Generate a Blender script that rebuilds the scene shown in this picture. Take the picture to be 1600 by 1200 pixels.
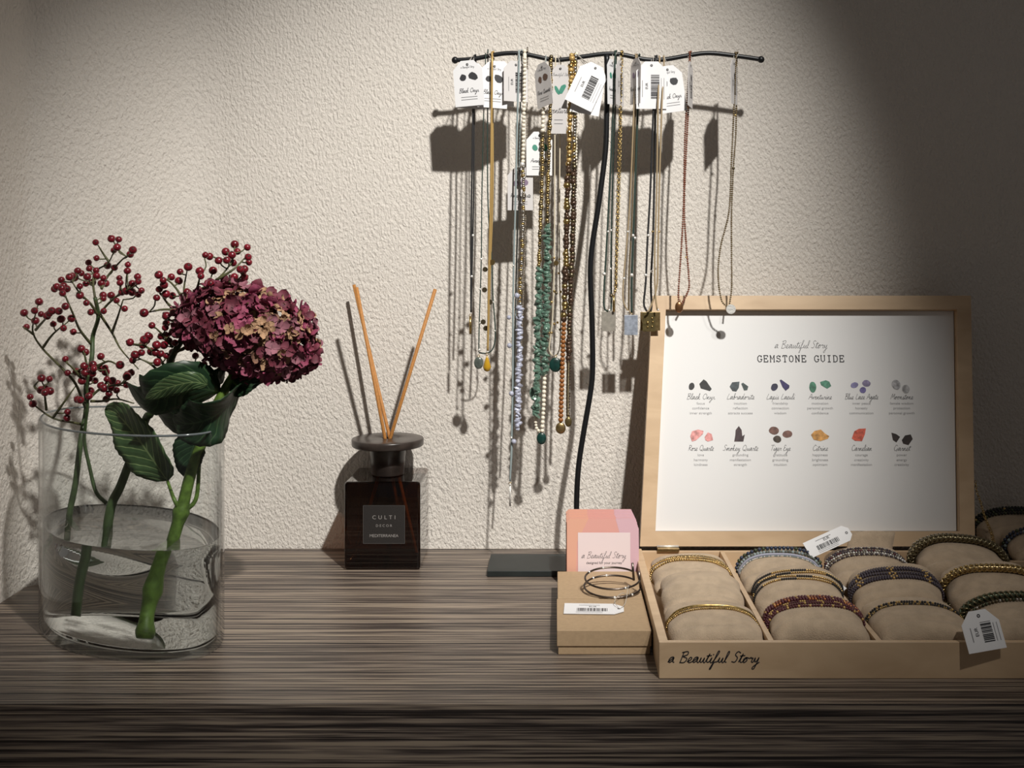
import bpy, math, random
from mathutils import Vector, Matrix
R = math.radians
V = Vector
for _o in list(bpy.data.objects):
    bpy.data.objects.remove(_o)
SC = bpy.context.scene
COL = SC.collection

# ---------------------------------------------------------------- camera
CAMY, CAMZ, FPX, PX0, PY0 = -1.349, 0.36, 1750.0, 868.0, 390.0
cam_d = bpy.data.cameras.new('camera')
cam = bpy.data.objects.new('camera', cam_d)
COL.objects.link(cam)
cam.location = (0, CAMY, CAMZ)
cam.rotation_euler = (R(90), 0, 0)
cam_d.sensor_width = 36.0
cam_d.lens = 36.0 * FPX / 1600.0
cam_d.shift_x = (800 - PX0) / 1600.0
cam_d.shift_y = (PY0 - 600) / 1600.0
cam_d.clip_start = 0.02
SC.camera = cam

# ---------------------------------------------------------------- world, lamps, exposure
world = bpy.data.worlds.new('room_light')
SC.world = world
world.use_nodes = True
world.node_tree.nodes['Background'].inputs[0].default_value = (1.0, 0.93, 0.88, 1)
world.node_tree.nodes['Background'].inputs[1].default_value = 0.078

def spot(name, pos, target, energy, color, size, blend, radius):
    l = bpy.data.lights.new(name, 'SPOT')
    l.energy = energy; l.color = color
    l.spot_size = R(size); l.spot_blend = blend
    l.shadow_soft_size = radius
    o = bpy.data.objects.new(name, l)
    COL.objects.link(o)
    o.location = pos
    o.rotation_euler = (V(target) - V(pos)).to_track_quat('-Z', 'Y').to_euler()
    return o

LDIR = V((0.30, -0.68, 0.67)).normalized()
LTGT = V((-0.135, -0.06, 0.250))
LPOS = LTGT + LDIR * 2.0
spot('ceiling_spotlight', LPOS, LTGT, 208, (1.0, 0.965, 0.90), 34.5, 0.95, 0.028)
spot('added_box_fill_spot', LPOS + V((0.22, 0.02, 0.0)), (0.20, -0.22, 0.10), 42, (1.0, 0.955, 0.88), 22, 1.0, 0.028)  # added fill lamp that brightens the jewellery box and its guide sheet
SC.view_settings.view_transform = 'Standard'
SC.view_settings.look = 'None'
SC.view_settings.exposure = 0.0
SC.view_settings.gamma = 1.0
SC.view_settings.use_curve_mapping = False

# ---------------------------------------------------------------- helpers
def at(px, py, Y):
    d = Y - CAMY
    return V(((px - PX0) * d / FPX, Y, CAMZ - (py - PY0) * d / FPX))

def ray_plane(px, py, p0, n):
    o = V((0, CAMY, CAMZ)); d = at(px, py, CAMY + 1) - o
    t = (V(p0) - o).dot(n) / d.dot(n)
    return o + d * t

def tag(o, label=None, cat=None, group=None, kind=None):
    if label: o['label'] = label
    if cat: o['category'] = cat
    if group: o['group'] = group
    if kind: o['kind'] = kind
    return o

def thing(name, loc, label, cat, group=None):
    o = bpy.data.objects.new(name, None)
    o.empty_display_size = 0.02
    COL.objects.link(o); o.location = loc
    return tag(o, label, cat, group)

def worldloc(o):
    p = V((0, 0, 0))
    while o is not None:
        p += o.location; o = o.parent
    return p

def catmull(pts, n=6, closed=False):
    pts = [V(p) for p in pts]
    if len(pts) < 3 and not closed: 
        return [pts[0].lerp(pts[-1], i / n) for i in range(n + 1)]
    out = []; m = len(pts)
    for i in range(m if closed else m - 1):
        if closed:
            p0, p1, p2, p3 = pts[i - 1], pts[i], pts[(i + 1) % m], pts[(i + 2) % m]
        else:
            p1, p2 = pts[i], pts[i + 1]
            p0 = pts[i - 1] if i > 0 else p1 + (p1 - p2)
            p3 = pts[i + 2] if i + 2 < m else p2 + (p2 - p1)
        for k in range(n):
            t = k / n
            out.append(0.5 * ((2 * p1) + (p2 - p0) * t + (2 * p0 - 5 * p1 + 4 * p2 - p3) * t * t + (3 * p1 - p0 - 3 * p2 + p3) * t ** 3))
    if not closed: out.append(pts[-1])
    return out

def resample(pts, step, closed=False):
    pts = [V(p) for p in pts]
    if closed: pts = pts + [pts[0]]
    L = [0.0]
    for a, b in zip(pts, pts[1:]): L.append(L[-1] + (b - a).length)
    n = max(2, int(round(L[-1] / step))); out = []; j = 0
    for i in range(n if closed else n + 1):
        s = L[-1] * i / n
        while j < len(L) - 2 and L[j + 1] < s: j += 1
        seg = L[j + 1] - L[j]
        out.append(pts[j].lerp(pts[j + 1], (s - L[j]) / seg if seg > 1e-12 else 0))
    return out

def frames(pts, closed=False):
    n = len(pts); T = []
    for i in range(n):
        a = pts[i - 1] if (i > 0 or closed) else pts[i]
        b = pts[(i + 1) % n] if (i < n - 1 or closed) else pts[i]
        t = (b - a); T.append(t.normalized() if t.length > 1e-12 else V((0, 0, 1)))
    u = T[0].orthogonal().normalized(); U = [u]
    for i in range(1, n):
        u = u - T[i] * u.dot(T[i])
        u = u.normalized() if u.length > 1e-9 else T[i].orthogonal().normalized()
        U.append(u)
    return [(T[i], U[i], T[i].cross(U[i])) for i in range(n)]

_ICO = None
def unit_sphere(seg, rings):
    vs = [(0, 0, 1)]; fs = []
    for i in range(1, rings):
        a = math.pi * i / rings
        for j in range(seg):
            b = 2 * math.pi * j / seg
            vs.append((math.sin(a) * math.cos(b), math.sin(a) * math.sin(b), math.cos(a)))
    vs.append((0, 0, -1)); last = len(vs) - 1
    for j in range(seg):
        k = (j + 1) % seg
        fs.append((0, 1 + j, 1 + k))
        for i in range(rings - 2):
            a = 1 + i * seg
            fs.append((a + j, a + seg + j, a + seg + k, a + k))
        a = 1 + (rings - 2) * seg
        fs.append((a + j, last, a + k))
    return vs, fs
SPH = {k: unit_sphere(*k) for k in ((6, 4), (8, 6), (16, 10))}

class MB:
    def __init__(s): s.v = []; s.f = []; s.m = []; s.flat = set()
    def add(s, vs, fs, mi=0, flat=False):
        b = len(s.v); s.v += [V(p) for p in vs]
        for f in fs:
            if flat: s.flat.add(len(s.f))
            s.f.append(tuple(b + i for i in f)); s.m.append(mi)
        return s
    def box(s, lo, hi, mi=0):
        x0, y0, z0 = lo; x1, y1, z1 = hi
        vs = [(x0,y0,z0),(x1,y0,z0),(x1,y1,z0),(x0,y1,z0),(x0,y0,z1),(x1,y0,z1),(x1,y1,z1),(x0,y1,z1)]
        return s.add(vs, [(0,3,2,1),(4,5,6,7),(0,1,5,4),(1,2,6,5),(2,3,7,6),(3,0,4,7)], mi, True)
    def hexa(s, c8, mi=0):   # eight corners, bottom ring then top ring
        return s.add(c8, [(0,3,2,1),(4,5,6,7),(0,1,5,4),(1,2,6,5),(2,3,7,6),(3,0,4,7)], mi, True)
    def tube(s, pts, r, n=8, mi=0, closed=False, cap=True):
        pts = [V(p) for p in pts]; fr = frames(pts, closed); m = len(pts); vs = []; fs = []
        for i, p in enumerate(pts):
            rr = r[i] if isinstance(r, (list, tuple)) else r
            for k in range(n):
                a = 2 * math.pi * k / n
                vs.append(p + (fr[i][1] * math.cos(a) + fr[i][2] * math.sin(a)) * rr)
        for i in range(m if closed else m - 1):
            j = (i + 1) % m
            for k in range(n):
                l = (k + 1) % n
                fs.append((i*n+k, i*n+l, j*n+l, j*n+k))
        if cap and not closed:
            fs.append(tuple(reversed(range(n)))); fs.append(tuple((m-1)*n + k for k in range(n)))
        return s.add(vs, fs, mi)
    def ball(s, c, r, mi=0, q=(8, 6), sc=(1, 1, 1), rot=None):
        vs, fs = SPH[q]; c = V(c); out = []
        for p in vs:
            w = V((p[0]*sc[0]*r, p[1]*sc[1]*r, p[2]*sc[2]*r))
            if rot is not None: w = rot @ w
            out.append(c + w)
        return s.add(out, fs, mi)
    def lathe(s, prof, c, n=48, mi=0):
        c = V(c); vs = []; fs = []
        for (r, z) in prof:
            for k in range(n):
                a = 2*math.pi*k/n; vs.append(c + V((r*math.cos(a), r*math.sin(a), z)))
        m = len(prof)
        for i in range(m - 1):
            for k in range(n):
                l = (k+1) % n; fs.append((i*n+k, i*n+l, (i+1)*n+l, (i+1)*n+k))
        return s.add(vs, fs, mi)
    def prism(s, poly, frame, th, mi=0):
        """poly in (u,v); frame=(origin, U, W, N): extruded by th along -N"""
        O, U, W, N = frame; n = len(poly)
        a = [O + U*p[0] + W*p[1] for p in poly]
        b = [p - N*th for p in a]
        fs = [tuple(range(n)), tuple(reversed(range(n, 2*n)))]
        fs += [(i, n+i, n+(i+1) % n, (i+1) % n) for i in range(n)]
        return s.add(a + b, fs, mi, True)
    def poly(s, pts, mi=0):
        return s.add(pts, [tuple(range(len(pts)))], mi, True)
    def ribbon(s, pts2, w, frame, mi=0):
        """flat pen stroke: points in (u,v) of the frame"""
        O, U, W, N = frame; n = len(pts2); vs = []; fs = []
        for i, p in enumerate(pts2):
            a = pts2[max(0, i-1)]; b = pts2[min(n-1, i+1)]
            t = V((b[0]-a[0], b[1]-a[1]))
            t = t.normalized() if t.length > 1e-12 else V((1, 0))
            ww = w[i] if isinstance(w, (list, tuple)) else w
            q = V((-t[1], t[0])) * ww * 0.5
            for sg in (1, -1): vs.append(O + U*(p[0]+sg*q[0]) + W*(p[1]+sg*q[1]))
        for i in range(n-1): fs.append((2*i, 2*i+1, 2*i+3, 2*i+2))
        return s.add(vs, fs, mi, True)
    def build(s, name, mats, parent=None, smooth=True, origin=None, bevel=0):
        if not isinstance(mats, (list, tuple)): mats = [mats]
        if origin is None: origin = worldloc(parent) if parent is not None else V((0, 0, 0))
        me = bpy.data.meshes.new(name)
        me.from_pydata([p - origin for p in s.v], [], s.f)
        for m in mats: me.materials.append(m)
        for i, p in enumerate(me.polygons):
            p.material_index = min(s.m[i], len(mats)-1); p.use_smooth = smooth and i not in s.flat
        me.validate(); me.update()
        o = bpy.data.objects.new(name, me); COL.objects.link(o)
        if parent is not None: o.parent = parent
        else: o.location = origin
        if bevel:
            b = o.modifiers.new('bevel', 'BEVEL'); b.width = bevel; b.segments = 3; b.limit_method = 'ANGLE'; b.angle_limit = R(50)
            for p in me.polygons: p.use_smooth = True
            b.harden_normals = True
        return o

# ---------------------------------------------------------------- materials
def nodes(name):
    m = bpy.data.materials.new(name); m.use_nodes = True
    nt = m.node_tree; b = nt.nodes['Principled BSDF']
    return m, nt, b
def N(nt, t, **kw):
    n = nt.nodes.new(t)
    for k, v in kw.items():
        if k.startswith('i_'): n.inputs[k[2:].replace('_', ' ')].default_value = v
        else: setattr(n, k, v)
    return n
def mat(name, col, rough=0.5, metal=0.0, var=0.0, vscale=60, bump=0.0, bscale=200, bdist=0.001, spec=0.5, coat=0, sheen=0, trans=0, ior=None, sss=0, stretch=None):
    m, nt, b = nodes(name)
    b.inputs['Base Color'].default_value = (*col, 1)
    b.inputs['Roughness'].default_value = rough
    b.inputs['Metallic'].default_value = metal
    b.inputs['Specular IOR Level'].default_value = spec
    b.inputs['Coat Weight'].default_value = coat
    b.inputs['Sheen Weight'].default_value = sheen
    b.inputs['Transmission Weight'].default_value = trans
    if ior: b.inputs['IOR'].default_value = ior
    if sss:
        b.inputs['Subsurface Weight'].default_value = sss
        b.inputs['Subsurface Radius'].default_value = (0.004, 0.002, 0.001)
        b.inputs['Subsurface Scale'].default_value = 1.0
    tc = N(nt, 'ShaderNodeNewGeometry')
    src = tc.outputs['Position']
    if stretch:
        mp = N(nt, 'ShaderNodeMapping'); mp.inputs['Scale'].default_value = stretch
        nt.links.new(src, mp.inputs['Vector']); src = mp.outputs[0]
    if var:
        n = N(nt, 'ShaderNodeTexNoise', i_Scale=vscale, i_Detail=5.0)
        nt.links.new(src, n.inputs['Vector'])
        r = N(nt, 'ShaderNodeValToRGB')
        r.color_ramp.elements[0].position = 0.3; r.color_ramp.elements[1].position = 0.7
        r.color_ramp.elements[0].color = (*[c*(1-var) for c in col], 1)
        r.color_ramp.elements[1].color = (*[min(1, c*(1+var)) for c in col], 1)
        nt.links.new(n.outputs['Fac'], r.inputs[0]); nt.links.new(r.outputs[0], b.inputs['Base Color'])
    if bump:
        n = N(nt, 'ShaderNodeTexNoise', i_Scale=bscale, i_Detail=3.0)
        nt.links.new(src, n.inputs['Vector'])
        bp = N(nt, 'ShaderNodeBump', i_Strength=bump, i_Distance=bdist)
        nt.links.new(n.outputs['Fac'], bp.inputs['Height']); nt.links.new(bp.outputs[0], b.inputs['Normal'])
    return m

def plaster():
    m, nt, b = nodes('textured_plaster')
    g = N(nt, 'ShaderNodeNewGeometry')
    mp = N(nt, 'ShaderNodeMapping'); mp.inputs['Rotation'].default_value = (0, R(-35), 0); mp.inputs['Scale'].default_value = (1.35, 1.0, 0.8)
    nt.links.new(g.outputs['Position'], mp.inputs['Vector'])
    n1 = N(nt, 'ShaderNodeTexNoise', i_Scale=235.0, i_Detail=3.5, i_Roughness=0.55, i_Distortion=0.2)
    n2 = N(nt, 'ShaderNodeTexNoise', i_Scale=600.0, i_Detail=2.0)
    nt.links.new(mp.outputs[0], n1.inputs['Vector']); nt.links.new(g.outputs['Position'], n2.inputs['Vector'])
    r = N(nt, 'ShaderNodeValToRGB'); r.color_ramp.elements[0].position = 0.26; r.color_ramp.elements[1].position = 0.68
    nt.links.new(n1.outputs['Fac'], r.inputs[0])
    ad = N(nt, 'ShaderNodeMath', operation='MULTIPLY_ADD'); ad.inputs[1].default_value = 0.16
    nt.links.new(n2.outputs['Fac'], ad.inputs[0]); nt.links.new(r.outputs[0], ad.inputs[2])
    bp = N(nt, 'ShaderNodeBump', i_Strength=1.0, i_Distance=0.0014)
    nt.links.new(ad.outputs[0], bp.inputs['Height']); nt.links.new(bp.outputs[0], b.inputs['Normal'])
    n3 = N(nt, 'ShaderNodeTexNoise', i_Scale=5.0, i_Detail=2.0)
    nt.links.new(g.outputs['Position'], n3.inputs['Vector'])
    c = N(nt, 'ShaderNodeValToRGB')
    c.color_ramp.elements[0].color = (0.70, 0.655, 0.60, 1); c.color_ramp.elements[1].color = (0.76, 0.715, 0.665, 1)
    nt.links.new(n3.outputs['Fac'], c.inputs[0]); nt.links.new(c.outputs[0], b.inputs['Base Color'])
    b.inputs['Roughness'].default_value = 0.85
    b.inputs['Specular IOR Level'].default_value = 0.25
    return m

def striped_laminate():
    m, nt, b = nodes('striped_wood_laminate')
    g = N(nt, 'ShaderNodeNewGeometry')
    def streak(scale, seed, sx, detail=2.0):
        mp = N(nt, 'ShaderNodeMapping'); mp.inputs['Scale'].default_value = (sx, 1, 1); mp.inputs['Location'].default_value = (seed, seed*.7, seed*1.3)
        nt.links.new(g.outputs['Position'], mp.inputs['Vector'])
        n = N(nt, 'ShaderNodeTexNoise', i_Scale=scale, i_Detail=detail, i_Roughness=0.6)
        nt.links.new(mp.outputs[0], n.inputs['Vector']); return n.outputs['Fac']
    a = streak(330.0, 0.0, 0.006, 3.0); c = streak(620.0, 3.1, 0.02, 2.0); e = streak(60.0, 7.7, 0.02)
    mx = N(nt, 'ShaderNodeMath', operation='MULTIPLY_ADD'); mx.inputs[1].default_value = 0.55
    nt.links.new(c, mx.inputs[0]); nt.links.new(a, mx.inputs[2])
    m2 = N(nt, 'ShaderNodeMath', operation='MULTIPLY_ADD'); m2.inputs[1].default_value = 0.22
    nt.links.new(e, m2.inputs[0]); nt.links.new(mx.outputs[0], m2.inputs[2])
    sb = N(nt, 'ShaderNodeMath', operation='SUBTRACT'); sb.inputs[1].default_value = 0.385
    nt.links.new(m2.outputs[0], sb.inputs[0])
    r = N(nt, 'ShaderNodeValToRGB'); cr = r.color_ramp
    cr.elements[0].position = 0.37; cr.elements[0].color = (0.026, 0.020, 0.018, 1)
    cr.elements[1].position = 0.64; cr.elements[1].color = (0.34, 0.275, 0.21, 1)
    x = cr.elements.new(0.46); x.color = (0.085, 0.066, 0.056, 1)
    x = cr.elements.new(0.54); x.color = (0.19, 0.152, 0.125, 1)
    nt.links.new(sb.outputs[0], r.inputs[0]); nt.links.new(r.outputs[0], b.inputs['Base Color'])
    b.inputs['Roughness'].default_value = 0.42
    b.inputs['Specular IOR Level'].default_value = 0.35
    bp = N(nt, 'ShaderNodeBump', i_Strength=0.25, i_Distance=0.0004)
    nt.links.new(sb.outputs[0], bp.inputs['Height']); nt.links.new(bp.outputs[0], b.inputs['Normal'])
    return m

def pale_wood():
    m, nt, b = nodes('pale_birch_wood')
    g = N(nt, 'ShaderNodeNewGeometry')
    mp = N(nt, 'ShaderNodeMapping'); mp.inputs['Scale'].default_value = (0.25, 1, 0.6)
    nt.links.new(g.outputs['Position'], mp.inputs['Vector'])
    n = N(nt, 'ShaderNodeTexNoise', i_Scale=45.0, i_Detail=6.0, i_Distortion=1.2)
    nt.links.new(mp.outputs[0], n.inputs['Vector'])
    r = N(nt, 'ShaderNodeValToRGB')
    r.color_ramp.elements[0].position = 0.25; r.color_ramp.elements[0].color = (0.48, 0.335, 0.205, 1)
    r.color_ramp.elements[1].position = 0.75; r.color_ramp.elements[1].color = (0.63, 0.465, 0.30, 1)
    nt.links.new(n.outputs['Fac'], r.inputs[0]); nt.links.new(r.outputs[0], b.inputs['Base Color'])
    b.inputs['Roughness'].default_value = 0.45
    return m

def thin_glass(name, tint, gloss=1.0, rough=0.02):
    m = bpy.data.materials.new(name); m.use_nodes = True; nt = m.node_tree
    for n in list(nt.nodes): nt.nodes.remove(n)
    out = N(nt, 'ShaderNodeOutputMaterial'); mx = N(nt, 'ShaderNodeMixShader')
    tr = N(nt, 'ShaderNodeBsdfTransparent'); tr.inputs[0].default_value = (*tint, 1)
    gl = N(nt, 'ShaderNodeBsdfGlossy'); gl.inputs['Roughness'].default_value = rough
    g = N(nt, 'ShaderNodeNewGeometry'); dt = N(nt, 'ShaderNodeVectorMath', operation='DOT_PRODUCT')
    nt.links.new(g.outputs['Normal'], dt.inputs[0]); nt.links.new(g.outputs['Incoming'], dt.inputs[1])
    ab = N(nt, 'ShaderNodeMath', operation='ABSOLUTE'); nt.links.new(dt.outputs['Value'], ab.inputs[0])
    om = N(nt, 'ShaderNodeMath', operation='SUBTRACT'); om.inputs[0].default_value = 1.0; nt.links.new(ab.outputs[0], om.inputs[1])
    pw = N(nt, 'ShaderNodeMath', operation='POWER'); pw.inputs[1].default_value = 5.0; nt.links.new(om.outputs[0], pw.inputs[0])
    ml = N(nt, 'ShaderNodeMath', operation='MULTIPLY_ADD'); ml.use_clamp = True
    ml.inputs[1].default_value = 0.9 * gloss; ml.inputs[2].default_value = 0.04 * gloss
    nt.links.new(pw.outputs[0], ml.inputs[0]); nt.links.new(ml.outputs[0], mx.inputs[0])
    nt.links.new(tr.outputs[0], mx.inputs[1]); nt.links.new(gl.outputs[0], mx.inputs[2]); nt.links.new(mx.outputs[0], out.inputs[0])
    return m

M = dict(
    plaster=plaster(), lam=striped_laminate(), wood=pale_wood(),
    wood_dark=mat('dark_hinge_gap', (0.03, 0.02, 0.018), 0.6),
    black=mat('black_powder_coated_metal', (0.012, 0.013, 0.015), 0.38, 0.3, bump=0.15, bscale=900, bdist=0.0003),
    plate=mat('dark_grey_steel', (0.028, 0.034, 0.034), 0.45, 0.4, var=0.25, vscale=30),
    paper=mat('white_tag_card', (0.78, 0.78, 0.80), 0.6), paper2=mat('soft_grey_card', (0.62, 0.60, 0.60), 0.6),
    sheet=mat('white_printed_sheet', (0.70, 0.70, 0.705), 0.5), ink=mat('black_ink', (0.02, 0.02, 0.025), 0.5), greyink=mat('grey_ink', (0.22, 0.22, 0.23), 0.5),
    kraft=mat('kraft_cardboard', (0.41, 0.29, 0.175), 0.75, var=0.06, vscale=300, bump=0.2, bscale=900, bdist=0.0003),
    pillow=mat('beige_velour', (0.47, 0.365, 0.26), 0.95, var=0.12, vscale=90, bump=0.8, bscale=900, bdist=0.0008, sheen=0.1),
    gold=mat('gold_metal', (0.66, 0.47, 0.20), 0.25, 1.0), brass=mat('antique_brass', (0.36, 0.26, 0.12), 0.35, 0.9, var=0.3, vscale=300),
    silver=mat('silver_metal', (0.80, 0.79, 0.76), 0.45, 0.55, bump=0.4, bscale=500, bdist=0.001), gun=mat('dark_gunmetal', (0.14, 0.115, 0.10), 0.28, 0.95),
    stem=mat('green_plant_stem', (0.10, 0.175, 0.028), 0.45, var=0.45, vscale=160, sss=0.0), dkstem=mat('dark_green_twig', (0.05, 0.085, 0.03), 0.5, var=0.4, vscale=120),
    twig=mat('olive_brown_twig', (0.085, 0.085, 0.035), 0.55, var=0.4, vscale=120), berry=mat('dark_red_berry_skin', (0.15, 0.008, 0.016), 0.3, var=0.4, vscale=150, coat=0.3),
    berrytip=mat('berry_calyx', (0.04, 0.012, 0.01), 0.7), cork=mat('amber_rattan', (0.46, 0.20, 0.05), 0.6, var=0.15, vscale=400),
    glass=thin_glass('clear_vase_glass', (0.965, 0.975, 0.975), 1.0), amber=thin_glass('dark_brown_bottle_glass', (0.32, 0.20, 0.13), 1.5, 0.03),
    capm=mat('dark_polished_wood_cap', (0.038, 0.029, 0.025), 0.30, var=0.4, vscale=60),
    labelm=mat('dark_label_plate', (0.018, 0.015, 0.014), 0.6, bump=0.5, bscale=1200, bdist=0.0004), labelt=mat('pale_grey_lettering', (0.30, 0.28, 0.27), 0.5),
    pink=mat('coral_pink_card', (0.66, 0.33, 0.29), 0.6), lilac=mat('lilac_pink_card', (0.62, 0.40, 0.46), 0.6), peach=mat('peach_orange_card', (0.68, 0.36, 0.26), 0.6), palepink=mat('pale_pink_label', (0.74, 0.62, 0.63), 0.6),
    liner=mat('dull_grey_label_edge', (0.09, 0.085, 0.08), 0.6), string=mat('grey_cotton_string', (0.45, 0.42, 0.38), 0.8),
)
# ---------------------------------------------------------------- the setting
mb = MB()
mb.add([(-0.400,0,-0.9),(1.6,0,-0.9),(1.6,0,1.5),(-0.400,0,1.5)], [(0,1,2,3)])
mb.add([(-0.436,0.1,-0.9),(1.6,0.1,-0.9),(1.6,0.1,1.5),(-0.436,0.1,1.5)], [(3,2,1,0)])
tag(mb.build('wall_back', M['plaster'], smooth=False), 'textured off-white plaster wall behind the counter', kind='structure')
mb = MB()
def wall_strip(plan, z0, z1):
    vs = []; fs = []
    for p in plan: vs += [V((p[0], p[1], z0)), V((p[0], p[1], z1))]
    for i in range(len(plan)-1): fs.append((2*i, 2*i+2, 2*i+3, 2*i+1))
    return vs, fs
plan = [(-0.400, 0.0), (-0.412, -0.0008), (-0.424, -0.0034), (-0.434, -0.0075), (-0.444, -0.014), (-0.452, -0.0205), (-0.460, -0.0285)]
plan += [(-0.5602, -0.143), (-0.5630, -0.1475), (-0.5650, -0.1530), (-0.5662, -0.160), (-0.567, -0.170), (-0.567, -0.62), (-0.567, -0.75), (-0.567, -2.4)]
mb.add(*wall_strip(plan, -0.9, 1.5))
tag(mb.build('wall_left', M['plaster'], smooth=True), 'textured off-white plaster side wall left of the vase', kind='structure')

cnt = thing('counter', (0.4, -0.23, -0.9), 'dark striped wood laminate counter running along the plaster wall', 'counter')
mb = MB(); mb.prism([(-0.5658, -0.462), (1.6, -0.462), (1.6, -0.0005), (-0.399, -0.0008), (-0.4335, -0.009), (-0.459, -0.0300), (-0.5655, -0.156)], (V((0, 0, 0)), V((1, 0, 0)), V((0, 1, 0)), V((0, 0, 1))), 0.008)
mb.build('worktop', M['lam'], cnt, smooth=False)
mb = MB(); mb.box((-0.566, -0.461, -0.85), (1.6, -0.44, -0.0085))
mb.build('front_panel', M['lam'], cnt, smooth=False)

# ---------------------------------------------------------------- glass vase
VC = V((-0.405, -0.283)); VA, VB, VT = 0.1235, 0.0700, R(-40.3)
def vring(off, z, n=140, e=1.80):
    out = []
    for k in range(n):
        t = 2*math.pi*k/n; c, s = math.cos(t), math.sin(t)
        x = (VA+off)*math.copysign(abs(c)**(2/e), c); y = (VB+off)*math.copysign(abs(s)**(2/e), s)
        out.append(V((VC.x + x*math.cos(VT) - y*math.sin(VT), VC.y + x*math.sin(VT) + y*math.cos(VT), z)))
    return out
def loft(mb, rings, mi=0, cap0=False, cap1=False):
    n = len(rings[0]); vs = [p for r in rings for p in r]; fs = []
    for i in range(len(rings)-1):
        for k in range(n):
            l = (k+1) % n; fs.append((i*n+k, i*n+l, (i+1)*n+l, (i+1)*n+k))
    if cap0: fs.append(tuple(reversed(range(n))))
    if cap1: fs.append(tuple((len(rings)-1)*n + k for k in range(n)))
    mb.add(vs, fs, mi)
HV = 0.198
vase = thing('glass_vase', (VC.x, VC.y, 0), 'clear oval glass vase half filled with water at the left end of the counter', 'vase')
mb = MB()
loft(mb, [vring(-0.004, 0.0002), vring(-0.0015, 0.0008), vring(0, 0.003), vring(0, 0.05), vring(0, 0.15), vring(0, HV-0.0012), vring(-0.0012, HV), vring(-0.0022, HV), vring(-0.0032, HV-0.0012),
          vring(-0.0034, 0.15), vring(-0.0034, 0.05), vring(-0.0034, 0.010), vring(-0.0050, 0.007), vring(-0.009, 0.006)], cap0=True, cap1=True)
mb.build('vase_body', M['glass'], vase)
mb = MB()   # the ground rim catches the light
mb.tube(vring(-0.0017, HV-0.0002), 0.0010, 6, closed=True)
mb.build('rim', mat('bright_glass_edge', (0.32, 0.36, 0.38), 0.12, 0.0, trans=0.6, ior=1.5), vase)
mb = MB()
loft(mb, [vring(-0.0097, 0.0066), vring(-0.0057, 0.0076), vring(-0.0041, 0.0105), vring(-0.0041, 0.05), vring(-0.0041, 0.0975), vring(-0.0046, 0.0968), vring(-0.0065, 0.0963)], cap0=True, cap1=True)
wm, nt, b = nodes('clear_water')
b.inputs['Base Color'].default_value = (0.97, 0.985, 0.98, 1); b.inputs['Roughness'].default_value = 0.0
b.inputs['Transmission Weight'].default_value = 1.0; b.inputs['IOR'].default_value = 1.33
o = mb.build('water', wm)
tag(o, 'still clear water filling the lower half of the oval glass vase', 'water', kind='stuff')

# ---------------------------------------------------------------- berry branches
BR = 0.0037
bme = MB()
bme.ball((0, 0, 0), BR, 0, (16, 10), (1, 1, 0.92))
bme.ball((0, 0, BR*0.9), BR*0.32, 1, (8, 6), (1, 1, 0.5))
_b = bme.build('berry', [M['berry'], M['berrytip']]); BERRY_ME = _b.data
bpy.data.objects.remove(_b)

def zc(p): return (p[0]/2.963, 340 + p[1]/2.963)

def berry_branch(label, main, skels, berries, Yf, seed, r0, mat_):
    rnd = random.Random(seed)
    base = main[0]
    root = thing('berry_branch', (base.x, base.y, base.z), label, 'berry branch', 'berry branches in the glass vase')
    mb = MB()
    c = catmull(main, 6)
    mb.tube(c, [r0*(1-0.45*i/(len(c)-1)) for i in range(len(c))], 8)
    mb.build('stem', mat_, root)
    mb = MB(); net = []
    for sk in skels:
        P = [at(*zc(p), Yf(*zc(p))) for p in sk]
        c = catmull(P, 5)
        mb.tube(c, [max(0.0006, 0.0015*(1-0.6*i/(len(c)-1))) for i in range(len(c))], 6)
        net += c
    for (x, y) in berries:
        px, py = zc((x, y)); Y = Yf(px, py) + rnd.uniform(-0.014, 0.014)
        p = at(px, py, Y)
        best = None; bd = 9
        for q in net:
            d = (q-p).length + max(0, (q.z - p.z))*1.6 + (0.03 if (q-p).length < 0.007 else 0)
            if d < bd: bd, best = d, q
        dirv = (p-best); L = dirv.length
        mid = best.lerp(p, 0.5) + V((dirv.x*0.12 + rnd.uniform(-.1, .1)*L, rnd.uniform(-.1, .1)*L, -0.06*L))
        end = p - dirv.normalized()*BR*0.8
        mb.tube(catmull([best, mid, end], 4), [0.0007]*8 + [0.0006], 5)
        q = (p-mid).normalized().to_track_quat('Z', 'Y')
        o = bpy.data.objects.new('berry', BERRY_ME); COL.objects.link(o); o.parent = root
        o.location = p - root.location; o.rotation_mode = 'QUATERNION'; o.rotation_quaternion = q
        s = rnd.uniform(0.84, 1.12); o.scale = (s, s, s)
    mb.build('twigs', M['twig'], root)
    return root

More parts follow.
